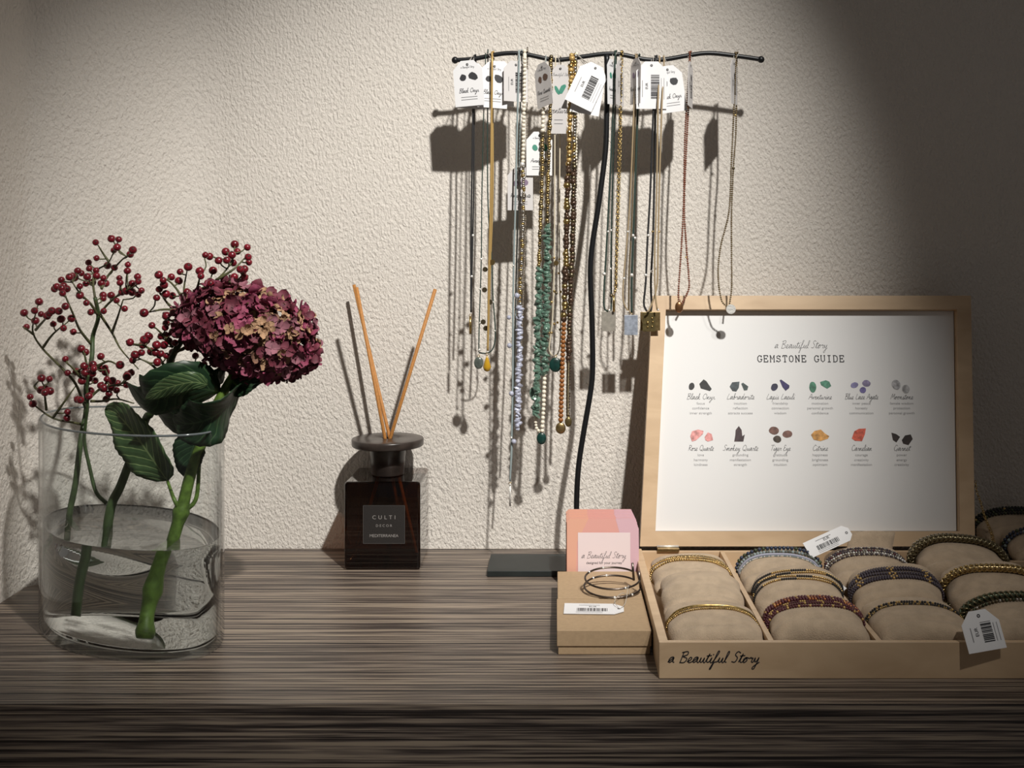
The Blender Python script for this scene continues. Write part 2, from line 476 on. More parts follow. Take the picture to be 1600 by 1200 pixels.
A = [(443,115),(516,98),(550,101),(542,138),(527,152),(615,150),(603,170),(447,188),(410,208),(498,222),(530,232),(592,218),(590,247),(413,236),(445,245),(360,247),(377,258),(284,289),(322,275),(346,278),(404,274),(447,271),(479,280),(553,280),(556,302),(637,274),(640,296),(612,305),(262,320),(253,330),(295,315),(310,330),(290,350),(370,318),(398,305),(428,300),(470,305),(490,305),(600,325),(585,340),(612,345),(655,338),(640,356),(370,360),(400,395),(478,360),(478,375),(515,360),(540,385),(565,345),(303,411),(577,422),(420,438),(480,433),(286,327),(335,268)]
B = [(181,390),(112,441),(160,431),(190,447),(240,432),(218,455),(272,433),(164,478),(283,470),(123,506),(247,493),(294,512),(340,529),(331,467),(228,445)]
D = [(192,743),(229,747),(190,798),(210,790),(232,803),(208,810),(140,830),(153,862),(313,900),(310,928)]
Cc = [(376,608),(397,623),(303,655),(467,643),(556,682),(313,719),(355,714),(390,688),(430,680),(395,718),(412,710),(428,722),(434,700),(470,700),(487,695),(490,715),(495,748),(520,755),(545,767),(468,778),(515,785),(480,790),(505,815),(540,800),(585,775),(590,725),(607,718),(412,826),(418,803),(358,842),(372,845),(492,840),(415,745),(380,755),(440,755),(588,735)]
E = [(735,265),(755,290),(793,275),(834,251),(871,228),(828,293),(759,312),(737,332),(768,354),(798,362),(725,371),(866,346),(896,358),(667,441),(703,499),(925,248),(930,271),(951,174),(971,180),(1012,199),(1045,158),(1087,124),(1099,157),(1145,138),(1074,173),(1050,197),(1080,210),(1149,183),(1152,207),(986,245),(1132,238),(1112,240),(1125,252),(1133,277),(1085,275),(1078,293),(1036,309),(975,305),(960,303)]
F = [(803,440),(830,430),(770,455),(860,485),(770,490),(765,510),(690,550),(668,565),(602,578),(660,590),(745,550),(770,545),(800,530),(725,590),(760,590),(625,635),(655,625),(700,620),(720,625),(745,630),(770,640),(800,625),(615,660),(728,670),(790,660),(905,640),(890,580),(870,600),(945,680),(985,670),(810,580),(780,570),(840,520),(925,470),(960,490),(875,545),(930,540),(685,545),(678,570),(820,440),(850,560)]
YL = lambda x, y: -0.245 + 0.022*math.sin(x*0.045 + 0.6) + 0.012*math.sin(y*0.05)
YM = lambda x, y: -0.285 + 0.018*math.sin(x*0.04 + 2.0)
YR = lambda x, y: -0.315 + 0.014*math.sin(x*0.05) if x < 300 else -0.285 + 0.02*math.sin(y*0.04)
main = [at(112, 900, -0.235)*1.0, at(107, 820, -0.237), at(118, 755, -0.240), at(126, 690, -0.243), at(135, 640, YL(135, 640)), at(*zc((400, 780)), YL(*zc((400, 780)))), at(*zc((425, 650)), YL(*zc((425, 650)))), at(*zc((430, 550)), YL(*zc((430, 550)))), at(*zc((455, 460)), YL(*zc((455, 460)))), at(*zc((440, 370)), YL(*zc((440, 370))))]
main[0].z = 0.03
berry_branch('tall leftmost branch of dark red berries standing in the glass vase', main,
    [[(455,460),(440,370),(432,310),(440,250),(500,210),(530,150)],[(425,590),(370,520),(340,450),(310,380),(290,330)],[(452,450),(420,400),(370,350),(335,300)],[(455,455),(500,400),(560,350),(610,325),(650,300)],[(470,330),(500,270),(560,200),(600,170)],[(505,205),(480,170),(452,125)],[(520,530),(545,460),(570,380)],[(465,450),(520,535),(560,610),(640,700)],
     [(395,880),(350,770),(290,700),(200,610),(155,540),(155,480),(175,420)],[(155,540),(105,505)],[(200,600),(240,545),(290,500)],[(165,520),(205,475),(240,440)],
     [(390,960),(345,950),(250,930),(180,885),(165,870)],[(250,920),(300,850),(350,780)],[(215,890),(208,830),(205,780)],[(180,800),(160,780),(190,745)]],
    A + B + D, YL, 4, 0.0034, M['dkstem'])
main = [V((at(150, 990, -0.290).x, -0.290, 0.022)), at(165, 845, -0.279), at(174, 790, -0.276), at(188, 760, -0.278), at(205, 715, -0.285), at(228, 655, -0.295), at(*zc((700, 900)), -0.305), at(*zc((760, 740)), -0.312), at(*zc((800, 640)), YR(270, 556)), at(*zc((860, 520)), YR(290, 515)), at(*zc((850, 420)), YR(287, 481))]
berry_branch('right-hand branch of dark red berries rising behind the hydrangea head in the vase', main,
    [[(850,420),(900,350),(1000,290),(1060,225),(1090,165)],[(850,420),(830,350),(790,300),(755,280)],[(860,400),(852,330),(865,250)],[(1000,290),(1080,240),(1140,180)],[(800,420),(770,390),(740,345)],[(850,430),(760,425),(690,438)],
     [(770,700),(720,630),(660,590),(615,590)],[(800,600),(760,550),(715,505)],[(790,640),(870,590),(930,540)],[(760,740),(700,680),(640,650)],[(850,500),(800,480),(770,470)],[(910,340),(920,300),(925,270)],[(1060,300),(1100,290),(1125,260)],[(770,740),(860,750),(930,720),(960,690)]],
    E + F, YR, 9, 0.0050, M['dkstem'])
main = [at(166, 786, -0.266), at(150, 768, -0.262), at(140, 730, -0.262), at(132, 690, -0.264), at(134, 660, -0.27), at(*zc((405, 850)), -0.278), at(*zc((402, 780)), -0.282), at(*zc((410, 730)), -0.285)]
berry_branch('low middle branch of red berries leaning over the front rim of the vase', main,
    [[(402,800),(400,740),(430,695),(480,670)],[(400,850),(470,790),(560,770),(600,740)],[(440,700),(500,665),(560,690)],[(395,760),(340,700),(305,670)],[(410,720),(395,650),(385,615)],[(405,860),(380,850),(360,845)],[(420,850),(470,850),(540,840),(620,860)],[(480,790),(500,740),(490,705)]],
    Cc, YM, 5, 0.0020, M['dkstem'])

# ---------------------------------------------------------------- hydrangea
def leaf_mat(name, a, vein, back):
    m, nt, b = nodes(name)
    uv = N(nt, 'ShaderNodeUVMap'); sp = N(nt, 'ShaderNodeSeparateXYZ'); nt.links.new(uv.outputs[0], sp.inputs[0])
    ab = N(nt, 'ShaderNodeMath', operation='ABSOLUTE'); nt.links.new(sp.outputs[1], ab.inputs[0])
    k = N(nt, 'ShaderNodeMath', operation='MULTIPLY_ADD'); k.inputs[1].default_value = -0.28
    nt.links.new(ab.outputs[0], k.inputs[0]); nt.links.new(sp.outputs[0], k.inputs[2])
    f = N(nt, 'ShaderNodeMath', operation='MULTIPLY'); f.inputs[1].default_value = 9.0; nt.links.new(k.outputs[0], f.inputs[0])
    fr = N(nt, 'ShaderNodeMath', operation='PINGPONG'); fr.inputs[1].default_value = 0.5; nt.links.new(f.outputs[0], fr.inputs[0])
    mn = N(nt, 'ShaderNodeMath', operation='MINIMUM'); nt.links.new(fr.outputs[0], mn.inputs[0])
    sc = N(nt, 'ShaderNodeMath', operation='MULTIPLY'); sc.inputs[1].default_value = 1.6; nt.links.new(ab.outputs[0], sc.inputs[0]); nt.links.new(sc.outputs[0], mn.inputs[1])
    r = N(nt, 'ShaderNodeValToRGB'); r.color_ramp.elements[0].position = 0.03; r.color_ramp.elements[0].color = (*vein, 1)
    r.color_ramp.elements[1].position = 0.09; r.color_ramp.elements[1].color = (*a, 1)
    nt.links.new(mn.outputs[0], r.inputs[0])
    g = N(nt, 'ShaderNodeNewGeometry'); n = N(nt, 'ShaderNodeTexNoise', i_Scale=160.0, i_Detail=3.0); nt.links.new(g.outputs['Position'], n.inputs['Vector'])
    mx = N(nt, 'ShaderNodeMixRGB', blend_type='MULTIPLY'); mx.inputs[0].default_value = 0.5
    nt.links.new(r.outputs[0], mx.inputs[1]); nt.links.new(n.outputs['Fac'], mx.inputs[2]); nt.links.new(mx.outputs[0], b.inputs['Base Color'])
    bp = N(nt, 'ShaderNodeBump', i_Strength=0.6, i_Distance=0.001); nt.links.new(mn.outputs[0], bp.inputs['Height']); nt.links.new(bp.outputs[0], b.inputs['Normal'])
    b.inputs['Roughness'].default_value = 0.42
    return m
LEAF = [leaf_mat('dark_green_leaf', (0.016, 0.045, 0.020), (0.05, 0.11, 0.045), 0), leaf_mat('light_veined_leaf', (0.060, 0.115, 0.045), (0.26, 0.36, 0.15), 0)]

def leaf(parent, mid, W, side, m, seed=0, cup=0.25, petiole=None, nu=26, nv=8, serr=0.022):
    """a leaf blade along MID; side = direction across it; cup lifts the edges"""
    rnd = random.Random(seed)
    c = resample(catmull(mid, 8), 1e9 if False else (sum((a-b).length for a, b in zip(catmull(mid, 8), catmull(mid, 8)[1:]))/nu))
    fr = frames(c); S0 = V(side).normalized(); vs = []; uvs = []; fs = []
    n = len(c)
    for i, p in enumerate(c):
        t = i/(n-1); T = fr[i][0]
        s = (S0 - T*S0.dot(T)).normalized(); up = T.cross(s).normalized()
        w = W * (math.sin(math.pi*min(1, t**0.75))**0.72 if 0 < t < 1 else 0) + 0.0004
        w *= 1 + serr*(1 if i % 2 else -1)
        for k in range(nv+1):
            u = -1 + 2*k/nv
            z = cup*w*abs(u)**1.3 + 0.06*W*math.sin(t*17 + seed)*abs(u)
            vs.append(p + s*u*w + up*z); uvs.append((t, u))
    for i in range(n-1):
        for k in range(nv):
            fs.append((i*(nv+1)+k, i*(nv+1)+k+1, (i+1)*(nv+1)+k+1, (i+1)*(nv+1)+k))
    mb = MB(); mb.add(vs, fs)
    o = mb.build('leaf', m, parent)
    uvl = o.data.uv_layers.new(name='UVMap')
    for l in o.data.loops: uvl.data[l.index].uv = uvs[l.vertex_index]
    so = o.modifiers.new('thick', 'SOLIDIFY'); so.thickness = 0.0005; so.offset = 0
    if petiole:
        mb = MB(); cc = catmull(petiole, 6); mb.tube(cc, [0.0022*(1-0.35*i/(len(cc)-1)) for i in range(len(cc))], 8)
        mb.build('petiole', M['stem'], o)
    return o

HB = V((at(232, 1000, -0.345).x, -0.345, 0.0155))
hyd = thing('hydrangea', HB, 'burgundy hydrangea bloom with dried tan petals on a thick green stem in the vase', 'flower')
st = [HB, at(240, 940, -0.337), at(262, 870, -0.330), at(283, 800, -0.326), at(298, 740, -0.324), at(316, 690, -0.322), at(340, 630, -0.318), at(372, 575, -0.312), at(385, 545, -0.305)]
mb = MB(); cc = catmull(st, 8)
rr = []
for i, p in enumerate(cc):
    r = 0.0062 - 0.0022*i/len(cc)
    for q in (HB + V((0.001, 0, 0.006)), at(246, 922, -0.335), at(283, 800, -0.326)):
        r += 0.0026*math.exp(-((p-q).length/0.0055)**2)
    rr.append(r)
mb.tube(cc, rr, 12)
mb.build('stem', M['stem'], hyd)
leaf(hyd, [at(262, 752, -0.312), at(238, 716, -0.318), at(206, 672, -0.312), at(182, 646, -0.300), at(165, 640, -0.292)], 0.0235, (0.75, -0.35, 0.62), LEAF[1], 1, -0.25, [at(283, 800, -0.326), at(272, 780, -0.330), at(262, 752, -0.312)])
leaf(hyd, [at(345, 612, -0.318), at(300, 606, -0.345), at(262, 612, -0.350), at(224, 630, -0.340), at(198, 600, -0.325)], 0.0240, (0.1, -0.55, 0.85), LEAF[0], 2, 0.3, [at(352, 605, -0.315), at(349, 604, -0.316), at(345, 612, -0.318)])
leaf(hyd, [at(325, 601, -0.350), at(300, 597, -0.362), at(262, 606, -0.360), at(226, 624, -0.350)], 0.0095, (0.1, -0.3, 0.95), LEAF[1], 3, 0.2)  # narrow pale blade paints the bright green highlights of the dark leaf behind
leaf(hyd, [at(372, 604, -0.325), at(352, 636, -0.345), at(325, 655, -0.355), at(292, 662, -0.345), at(268, 652, -0.335)], 0.0250, (0.35, -0.35, 0.85), LEAF[0], 4, -0.2, [at(360, 595, -0.313), at(366, 597, -0.318), at(372, 604, -0.325)])
leaf(hyd, [at(356, 596, -0.312), at(372, 600, -0.325), at(392, 594, -0.330), at(414, 583, -0.325)], 0.0115, (0.1, -0.45, -0.9), LEAF[0], 5, 0.2)
leaf(hyd, [at(348, 598, -0.312), at(338, 590, -0.325), at(328, 584, -0.335)], 0.010, (0.3, -0.4, 0.85), LEAF[0], 6, 0.2)
leaf(hyd, [at(318, 680, -0.322), at(307, 688, -0.318), at(298, 715, -0.316), at(297, 752, -0.316)], 0.0165, (0.95, -0.3, 0.1), LEAF[0], 7, 0.35, [at(286, 800, -0.326), at(306, 780, -0.322), at(311, 730, -0.320), at(312, 700, -0.320)])
leaf(hyd, [at(330, 650, -0.318), at(290, 655, -0.300), at(262, 640, -0.290), at(235, 612, -0.285), at(218, 585, -0.285)], 0.0230, (0.5, -0.5, 0.7), LEAF[0], 8, 0.2)

PET = [mat('burgundy_petal', (0.135, 0.022, 0.040), 0.7, var=0.45, vscale=150), mat('magenta_petal', (0.23, 0.040, 0.085), 0.7, var=0.4, vscale=150), mat('mauve_petal', (0.25, 0.095, 0.125), 0.75, var=0.4, vscale=170),
       mat('dried_tan_petal', (0.36, 0.215, 0.125), 0.8, var=0.35, vscale=260), mat('dried_brown_petal', (0.17, 0.085, 0.055), 0.8, var=0.4, vscale=260)]
HC = at(388, 521, -0.305); rnd = random.Random(12)
freshb, dryb = MB(), MB()
def petal(mb, c, d, nrm, L, W, mi, curl):
    s = d.cross(nrm).normalized(); vs = []; fs = []
    prof = [(0.0, 0.16), (0.35, 0.75), (0.72, 1.0), (0.93, 0.62), (1.04, 0.12)]
    for (t, w) in prof:
        for u in (-1, 0, 1):
            lift = curl*(t*t) + (0.22 if u == 0 else 0)*(-0.5) + rnd.uniform(-0.07, 0.07)
            vs.append(c + d*L*t*(1-0.15*abs(u)) + s*u*w*W*0.5 + nrm*L*lift)
    for i in range(4):
        for k in range(2): fs.append((i*3+k, i*3+k+1, (i+1)*3+k+1, (i+1)*3+k))
    mb.add(vs, fs, mi)
NF = 520
for i in range(NF):
    zz = 1 - 2*(i+0.5)/NF; ph = i*2.39996; rr_ = math.sqrt(1-zz*zz)
    n = V((rr_*math.cos(ph), rr_*math.sin(ph), zz))
    ct, s_ = math.cos(R(-16)), math.sin(R(-16))
    lump = 1 + 0.07*math.sin(5*n.x+1) * math.sin(6*n.z) + rnd.uniform(-0.09, 0.05)
    p = V((n.x*0.0650, n.y*0.050, n.z*0.0410))*lump
    if n.z < -0.45 and n.x < 0.2: p *= 0.86
    p = V((p.x*ct - p.z*s_, p.y, p.x*s_ + p.z*ct)) + HC
    nn = V((n.x*ct - n.z*s_, n.y, n.x*s_ + n.z*ct))
    nn = (nn + V((rnd.uniform(-.45, .45), rnd.uniform(-.45, .45), rnd.uniform(-.45, .45)))).normalized()
    lx = p.x - HC.x; lz = p.z - HC.z
    dry = 0.75*math.exp(-((lx-0.030)/0.034)**2 - ((lz-0.006)/0.022)**2) + 0.5*math.exp(-((lx+0.008)/0.012)**2 - ((lz-0.034)/0.010)**2) + 0.06
    isdry = rnd.random() < dry
    a0 = rnd.uniform(0, 6.28); u = nn.orthogonal().normalized(); w = nn.cross(u)
    big = 1.35 if (abs(lx-0.012) < 0.02 and lz > 0.022) else 1.0
    if isdry: mi = 0 if rnd.random() < 0.75 else 1
    else: mi = rnd.choices([0, 1, 2], [4, 3, 2] if lz < 0.02 or lx < 0 else [5, 5, 0])[0]
    for k in range(4):
        a = a0 + k*math.pi/2 + rnd.uniform(-.2, .2)
        d = (u*math.cos(a) + w*math.sin(a)).normalized()
        if isdry: petal(dryb, p, d, nn, 0.0066*rnd.uniform(.7, 1.1), 0.0062, mi, rnd.uniform(-0.3, 0.9))
        else: petal(freshb, p, d, nn, 0.0082*big*rnd.uniform(.75, 1.15), 0.0088*big, mi, rnd.uniform(-0.3, 0.8))
head = freshb.build('flower_head', PET[:3], hyd)
dryb.build('dried_petals', PET[3:], head)['label'] = 'dried tan and brown petals'

# ---------------------------------------------------------------- reed diffuser
DX0, DX1, DY0, DY1 = -0.2375, -0.1520, -0.0915, -0.0062
DXC, DYC = (DX0+DX1)/2, (DY0+DY1)/2
dif = thing('reed_diffuser', (DXC, DYC, 0), 'square dark brown glass reed diffuser bottle with round black cap', 'diffuser')
mb = MB(); mb.box((DX0, DY0, 0.0003), (DX1, DY1, 0.099))
mb.build('glass_bottle', M['amber'], dif, bevel=0.0035)
mb = MB(); mb.lathe([(0.0, 0.0993), (0.0172, 0.0993), (0.0186, 0.1005), (0.0212, 0.131), (0.0216, 0.1325)], (DXC, DYC, 0))
mb.build('neck_collar', M['capm'], dif)
mb = MB(); mb.lathe([(0.0, 0.1325), (0.040, 0.1325), (0.0413, 0.1335), (0.0416, 0.140), (0.0410, 0.1412), (0.0400, 0.1415), (0.0068, 0.1415), (0.0062, 0.1408), (0.0060, 0.1330)], (DXC, DYC, 0), 64)
disc = mb.build('cap_disc', M['capm'], dif)
FR = (V((0, DY0-0.0004, 0)), V((1, 0, 0)), V((0, 0, 1)), V((0, -1, 0)))
p0 = at(567.6, 849, DY0); p1 = at(632.5, 789.7, DY0)
mb = MB(); mb.prism([(p0.x, p0.z), (p1.x, p0.z), (p1.x, p1.z), (p0.x, p1.z)], FR, 0.0003)
lab = mb.build('label_plate', M['labelm'], dif)
mb = MB(); e = 0.00035
for q in (((p0.x, p0.z), (p1.x, p0.z)), ((p1.x, p0.z), (p1.x, p1.z)), ((p1.x, p1.z), (p0.x, p1.z)), ((p0.x, p1.z), (p0.x, p0.z))):
    mb.ribbon(list(q), e, (V((0, DY0-0.0006, 0)), *FR[1:]))
mb.build('label_border', M['liner'], lab)

def text2d(txt, size, align='CENTER', spacing=1.0):
    cu = bpy.data.curves.new('lettering', 'FONT'); cu.body = txt; cu.size = size; cu.align_x = align; cu.space_character = spacing; cu.resolution_u = 3
    o = bpy.data.objects.new('lettering', cu); COL.objects.link(o)
    dg = bpy.context.evaluated_depsgraph_get(); me = bpy.data.meshes.new_from_object(o.evaluated_get(dg))
    vs = [(v.co.x, v.co.y) for v in me.vertices]; fs = [tuple(p.vertices) for p in me.polygons]
    bpy.data.objects.remove(o); bpy.data.curves.remove(cu); bpy.data.meshes.remove(me)
    return vs, fs
def put_text(mb, txt, size, frame, u, v, mi=0, spacing=1.0, sx=1.0, ang=0.0):
    vs, fs = text2d(txt, size, 'CENTER', spacing); O, U, W, Nn = frame
    ca, sa = math.cos(ang), math.sin(ang); out = []
    for x, y in vs:
        x *= sx; out.append(O + U*(u + x*ca - y*sa) + W*(v + x*sa + y*ca))
    mb.add(out, fs, mi, True)
mb = MB(); FL = (V((0, DY0-0.0008, 0)), *FR[1:]); xc = (p0.x+p1.x)/2
put_text(mb, 'CULTI', 0.0062, FL, xc, at(0, 811, DY0).z, 0, 1.75)
put_text(mb, 'DECOR', 0.0040, FL, xc, at(0, 823, DY0).z, 0, 1.6)
put_text(mb, 'MEDITERRANEA', 0.0047, FL, xc, at(0, 839, DY0).z, 0, 0.95)
mb.build('lettering', M['labelt'], lab, smooth=False)
reeds = [('left-leaning amber reed of the diffuser, standing nearest the wall', (553, 445), -0.024, (0.0020, 0.0015), (0.018, -0.012)),
         ('left-leaning amber reed of the diffuser, standing in front of its twin', (557, 449), -0.070, (-0.0030, -0.0015), (0.022, 0.016)),
         ('right-leaning amber reed of the diffuser', (680, 452), -0.078, (0.0032, -0.0010), (-0.020, 0.012))]
for lb, (x, y), Y, (hx, hy), (bx, by) in reeds:
    top = at(x, y, Y); hole = V((DXC+hx, DYC+hy, 0.1415))
    d = (hole - top); bot = top + d*((top.z-0.0125)/(top.z-hole.z))
    mb = MB(); mb.tube([top, hole, bot], 0.0020, 10)
    o = mb.build('reed_stick', M['cork'], origin=bot)
    tag(o, lb, 'reed', 'diffuser reeds')
# ---------------------------------------------------------------- handwriting and typewriter strokes
GL = dict(
 a=([(0,.1),(.75,.95),(.35,1),(.1,.5),(.3,.02),(.7,.4),(.8,.95),(.8,.2),(1.1,.05)],1.1), b=([(0,.1),(.35,1.2),(.45,2.1),(.25,2),(.15,.6),(.3,.02),(.65,.35),(.5,.9),(.3,.7),(.9,.75)],.9),
 c=([(0,.1),(.7,.85),(.4,1),(.1,.5),(.35,0),(.85,.2)],.85), d=([(0,.1),(.7,.95),(.3,.95),(.1,.4),(.3,0),(.65,.4),(.85,2.1),(.75,.3),(1.1,.05)],1.1),
 e=([(0,.15),(.5,.5),(.6,.85),(.35,1),(.12,.5),(.35,0),(.85,.2)],.85), f=([(0,.1),(.45,1.3),(.6,2.1),(.35,2),(.15,0),(-.1,-1.2),(.1,-1.1),(.3,0),(.8,.2)],.8),
 g=([(0,.1),(.7,.95),(.3,.95),(.1,.45),(.35,.1),(.75,.8),(.65,-.8),(.3,-1.2),(.2,-.8),(1,.1)],1), i=([(0,.1),(.3,.95),(.25,.1),(.6,.1)],.6),
 k=([(0,.1),(.4,1.8),(.3,2.1),(.12,0),(.3,.7),(.6,.95),(.3,.5),(.65,0),(.95,.15)],.95), l=([(0,.1),(.4,1.5),(.4,2.1),(.2,1.9),(.15,.3),(.5,.05)],.5),
 m=([(0,.1),(.2,.95),(.18,0),(.4,.9),(.6,.9),(.6,0),(.8,.9),(1,.9),(1.02,.1),(1.35,.1)],1.35), n=([(0,.1),(.2,.95),(.18,0),(.45,.9),(.65,.85),(.65,.1),(1,.1)],1),
 o=([(0,.1),(.5,.98),(.1,.6),(.3,0),(.7,.4),(.5,.95),(1,.8)],.95), p=([(0,.1),(.3,.95),(.1,-1.1),(.3,.7),(.65,.9),(.65,.2),(.3,.1),(1,.1)],1),
 r=([(0,.1),(.3,1),(.35,.8),(.65,.85),(.55,.2),(.85,.1)],.8), s=([(0,.1),(.45,1),(.4,.7),(.6,.2),(.2,.02),(.8,.15)],.75), t=([(0,.1),(.35,1.7),(.2,.3),(.6,.1)],.6),
 u=([(0,.1),(.2,.95),(.2,.2),(.5,.1),(.75,.9),(.75,.15),(1.05,.1)],1.05), v=([(0,.2),(.2,.95),(.35,0),(.7,.95),(.95,.8)],.9), x=([(0,.1),(.3,.95),(.6,0),(.9,.15)],.9),
 y=([(0,.1),(.2,.95),(.3,.2),(.6,.3),(.8,.95),(.6,-1),(.3,-1.2),(.3,-.8),(1.1,.1)],1.05), z=([(0,.1),(.2,.9),(.6,.9),(.15,.05),(.75,.1)],.75))
_O = [(.7+.6*math.cos(a*.7+1.7), 1+math.sin(a*.7+1.7)) for a in range(10)]
CP = dict(A=([[(0,0),(.8,2),(1.2,0)],[(.3,.8),(1.2,.8)]],1.4), B=([[(.3,2),(.2,0)],[(0,1.9),(.9,2.1),(1,1.5),(.35,1.15),(1.1,.8),(.9,.05),(.1,0)]],1.3),
 C=([[(1.1,1.7),(.6,2),(.1,1),(.5,0),(1.2,.3)]],1.3), E=([[(1,1.8),(.4,2),(.3,1.2),(.7,1.1),(.1,.6),(.4,0),(1.1,.3)]],1.2), G=([[(1.1,1.7),(.6,2),(.1,1),(.5,0),(1.1,.4),(1.2,.9),(1.1,-.3)]],1.4),
 L=([[(.5,2),(.2,.1),(1.1,.1)]],1.2), M=([[(0,0),(.4,2),(.7,.6),(1.2,2),(1.3,0)]],1.5), O=([_O],1.5), Q=([_O,[(.6,.4),(1.5,-.2)]],1.6),
 R=([[(.2,0),(.3,2)],[(.1,1.9),(1,1.8),(.9,1.1),(.3,1),(1.2,0)]],1.3), S=([[(1.1,1.8),(.6,2.1),(.3,1.5),(.8,.9),(.6,.1),(0,.2)]],1.2), T=([[(0,1.9),(1.4,2)],[(.8,1.9),(.5,0)]],1.3))
def script(mb, txt, frame, u, v, xh, pen, mi=0, slant=0.25, center=True, sx=1.0):
    wd = sum(CP[c][1] if c in CP else GL[c][1] if c in GL else 0.75 for c in txt)*xh*sx
    x = -wd/2/xh/sx if center else 0.0
    def out(pts, n=4):
        q = catmull([V((a, b, 0)) for a, b in pts], n)
        mb.ribbon([(u + (p.x + slant*p.y)*xh*sx, v + p.y*xh) for p in q], pen, frame, mi)
    cur = []
    for c in txt + ' ':
        if c in GL:
            g, ad = GL[c]; cur += [(x+a, b) for a, b in (g if not cur else g[1:])]
            if c == 'i': out([(x+.35, 1.45), (x+.42, 1.6)], 2)
            if c == 't': out([(x-.05, 1.25), (x+.75, 1.35)], 2)
            x += ad
        else:
            if cur: out(cur)
            cur = []
            if c in CP:
                for s_ in CP[c][0]: out([(x+a, b) for a, b in s_])
                x += CP[c][1]
            else: x += 0.75
TW = dict(G=[[(.7,.75),(.6,.95),(.35,1),(.1,.75),(.08,.3),(.3,0),(.6,.05),(.72,.2),(.72,.42)],[(.5,.42),(.85,.42)],[(.7,.72),(.7,1)]], E=[[(.12,0),(.12,1)],[(0,1),(.7,1)],[(.7,1.03),(.7,.75)],[(0,0),(.7,0)],[(.7,-.03),(.7,.28)],[(.12,.52),(.5,.52)],[(.5,.4),(.5,.64)]],
 M=[[(.1,0),(.1,1)],[(.1,1),(.4,.4),(.7,1)],[(.7,1),(.7,0)],[(0,0),(.22,0)],[(.58,0),(.82,0)],[(0,1),(.15,1)],[(.65,1),(.82,1)]], S=[[(.65,.72),(.65,1)],[(.65,.78),(.4,1),(.12,.85),(.15,.6),(.6,.45),(.7,.2),(.4,0),(.1,.18)],[(.08,0),(.08,.28)]],
 T=[[(.08,.75),(.08,1)],[(.05,1),(.75,1)],[(.72,1),(.72,.75)],[(.4,1),(.4,0)],[(.22,0),(.58,0)]], O=[[(.4,1),(.15,.85),(.08,.5),(.15,.15),(.4,0),(.65,.15),(.72,.5),(.65,.85),(.4,1)]],
 N=[[(.12,0),(.12,1)],[(.12,1),(.65,0)],[(.65,0),(.65,1)],[(0,0),(.26,0)],[(0,1),(.16,1)],[(.5,1),(.8,1)]], U=[[(.12,1),(.12,.25),(.4,0),(.68,.25),(.68,1)],[(0,1),(.26,1)],[(.54,1),(.8,1)]],
 I=[[(.4,0),(.4,1)],[(.15,0),(.65,0)],[(.15,1),(.65,1)]], D=[[(.12,0),(.12,1)],[(0,1),(.4,1),(.65,.85),(.72,.5),(.65,.15),(.4,0),(0,0)]])
def typed(mb, txt, frame, u, v, h, pitch, pen):
    x = u - (len(txt)*pitch)/2
    for c in txt:
        for s_ in TW.get(c, ()): mb.ribbon([(x + a*h*0.95, v + b*h) for a, b in s_], pen, frame)
        x += pitch

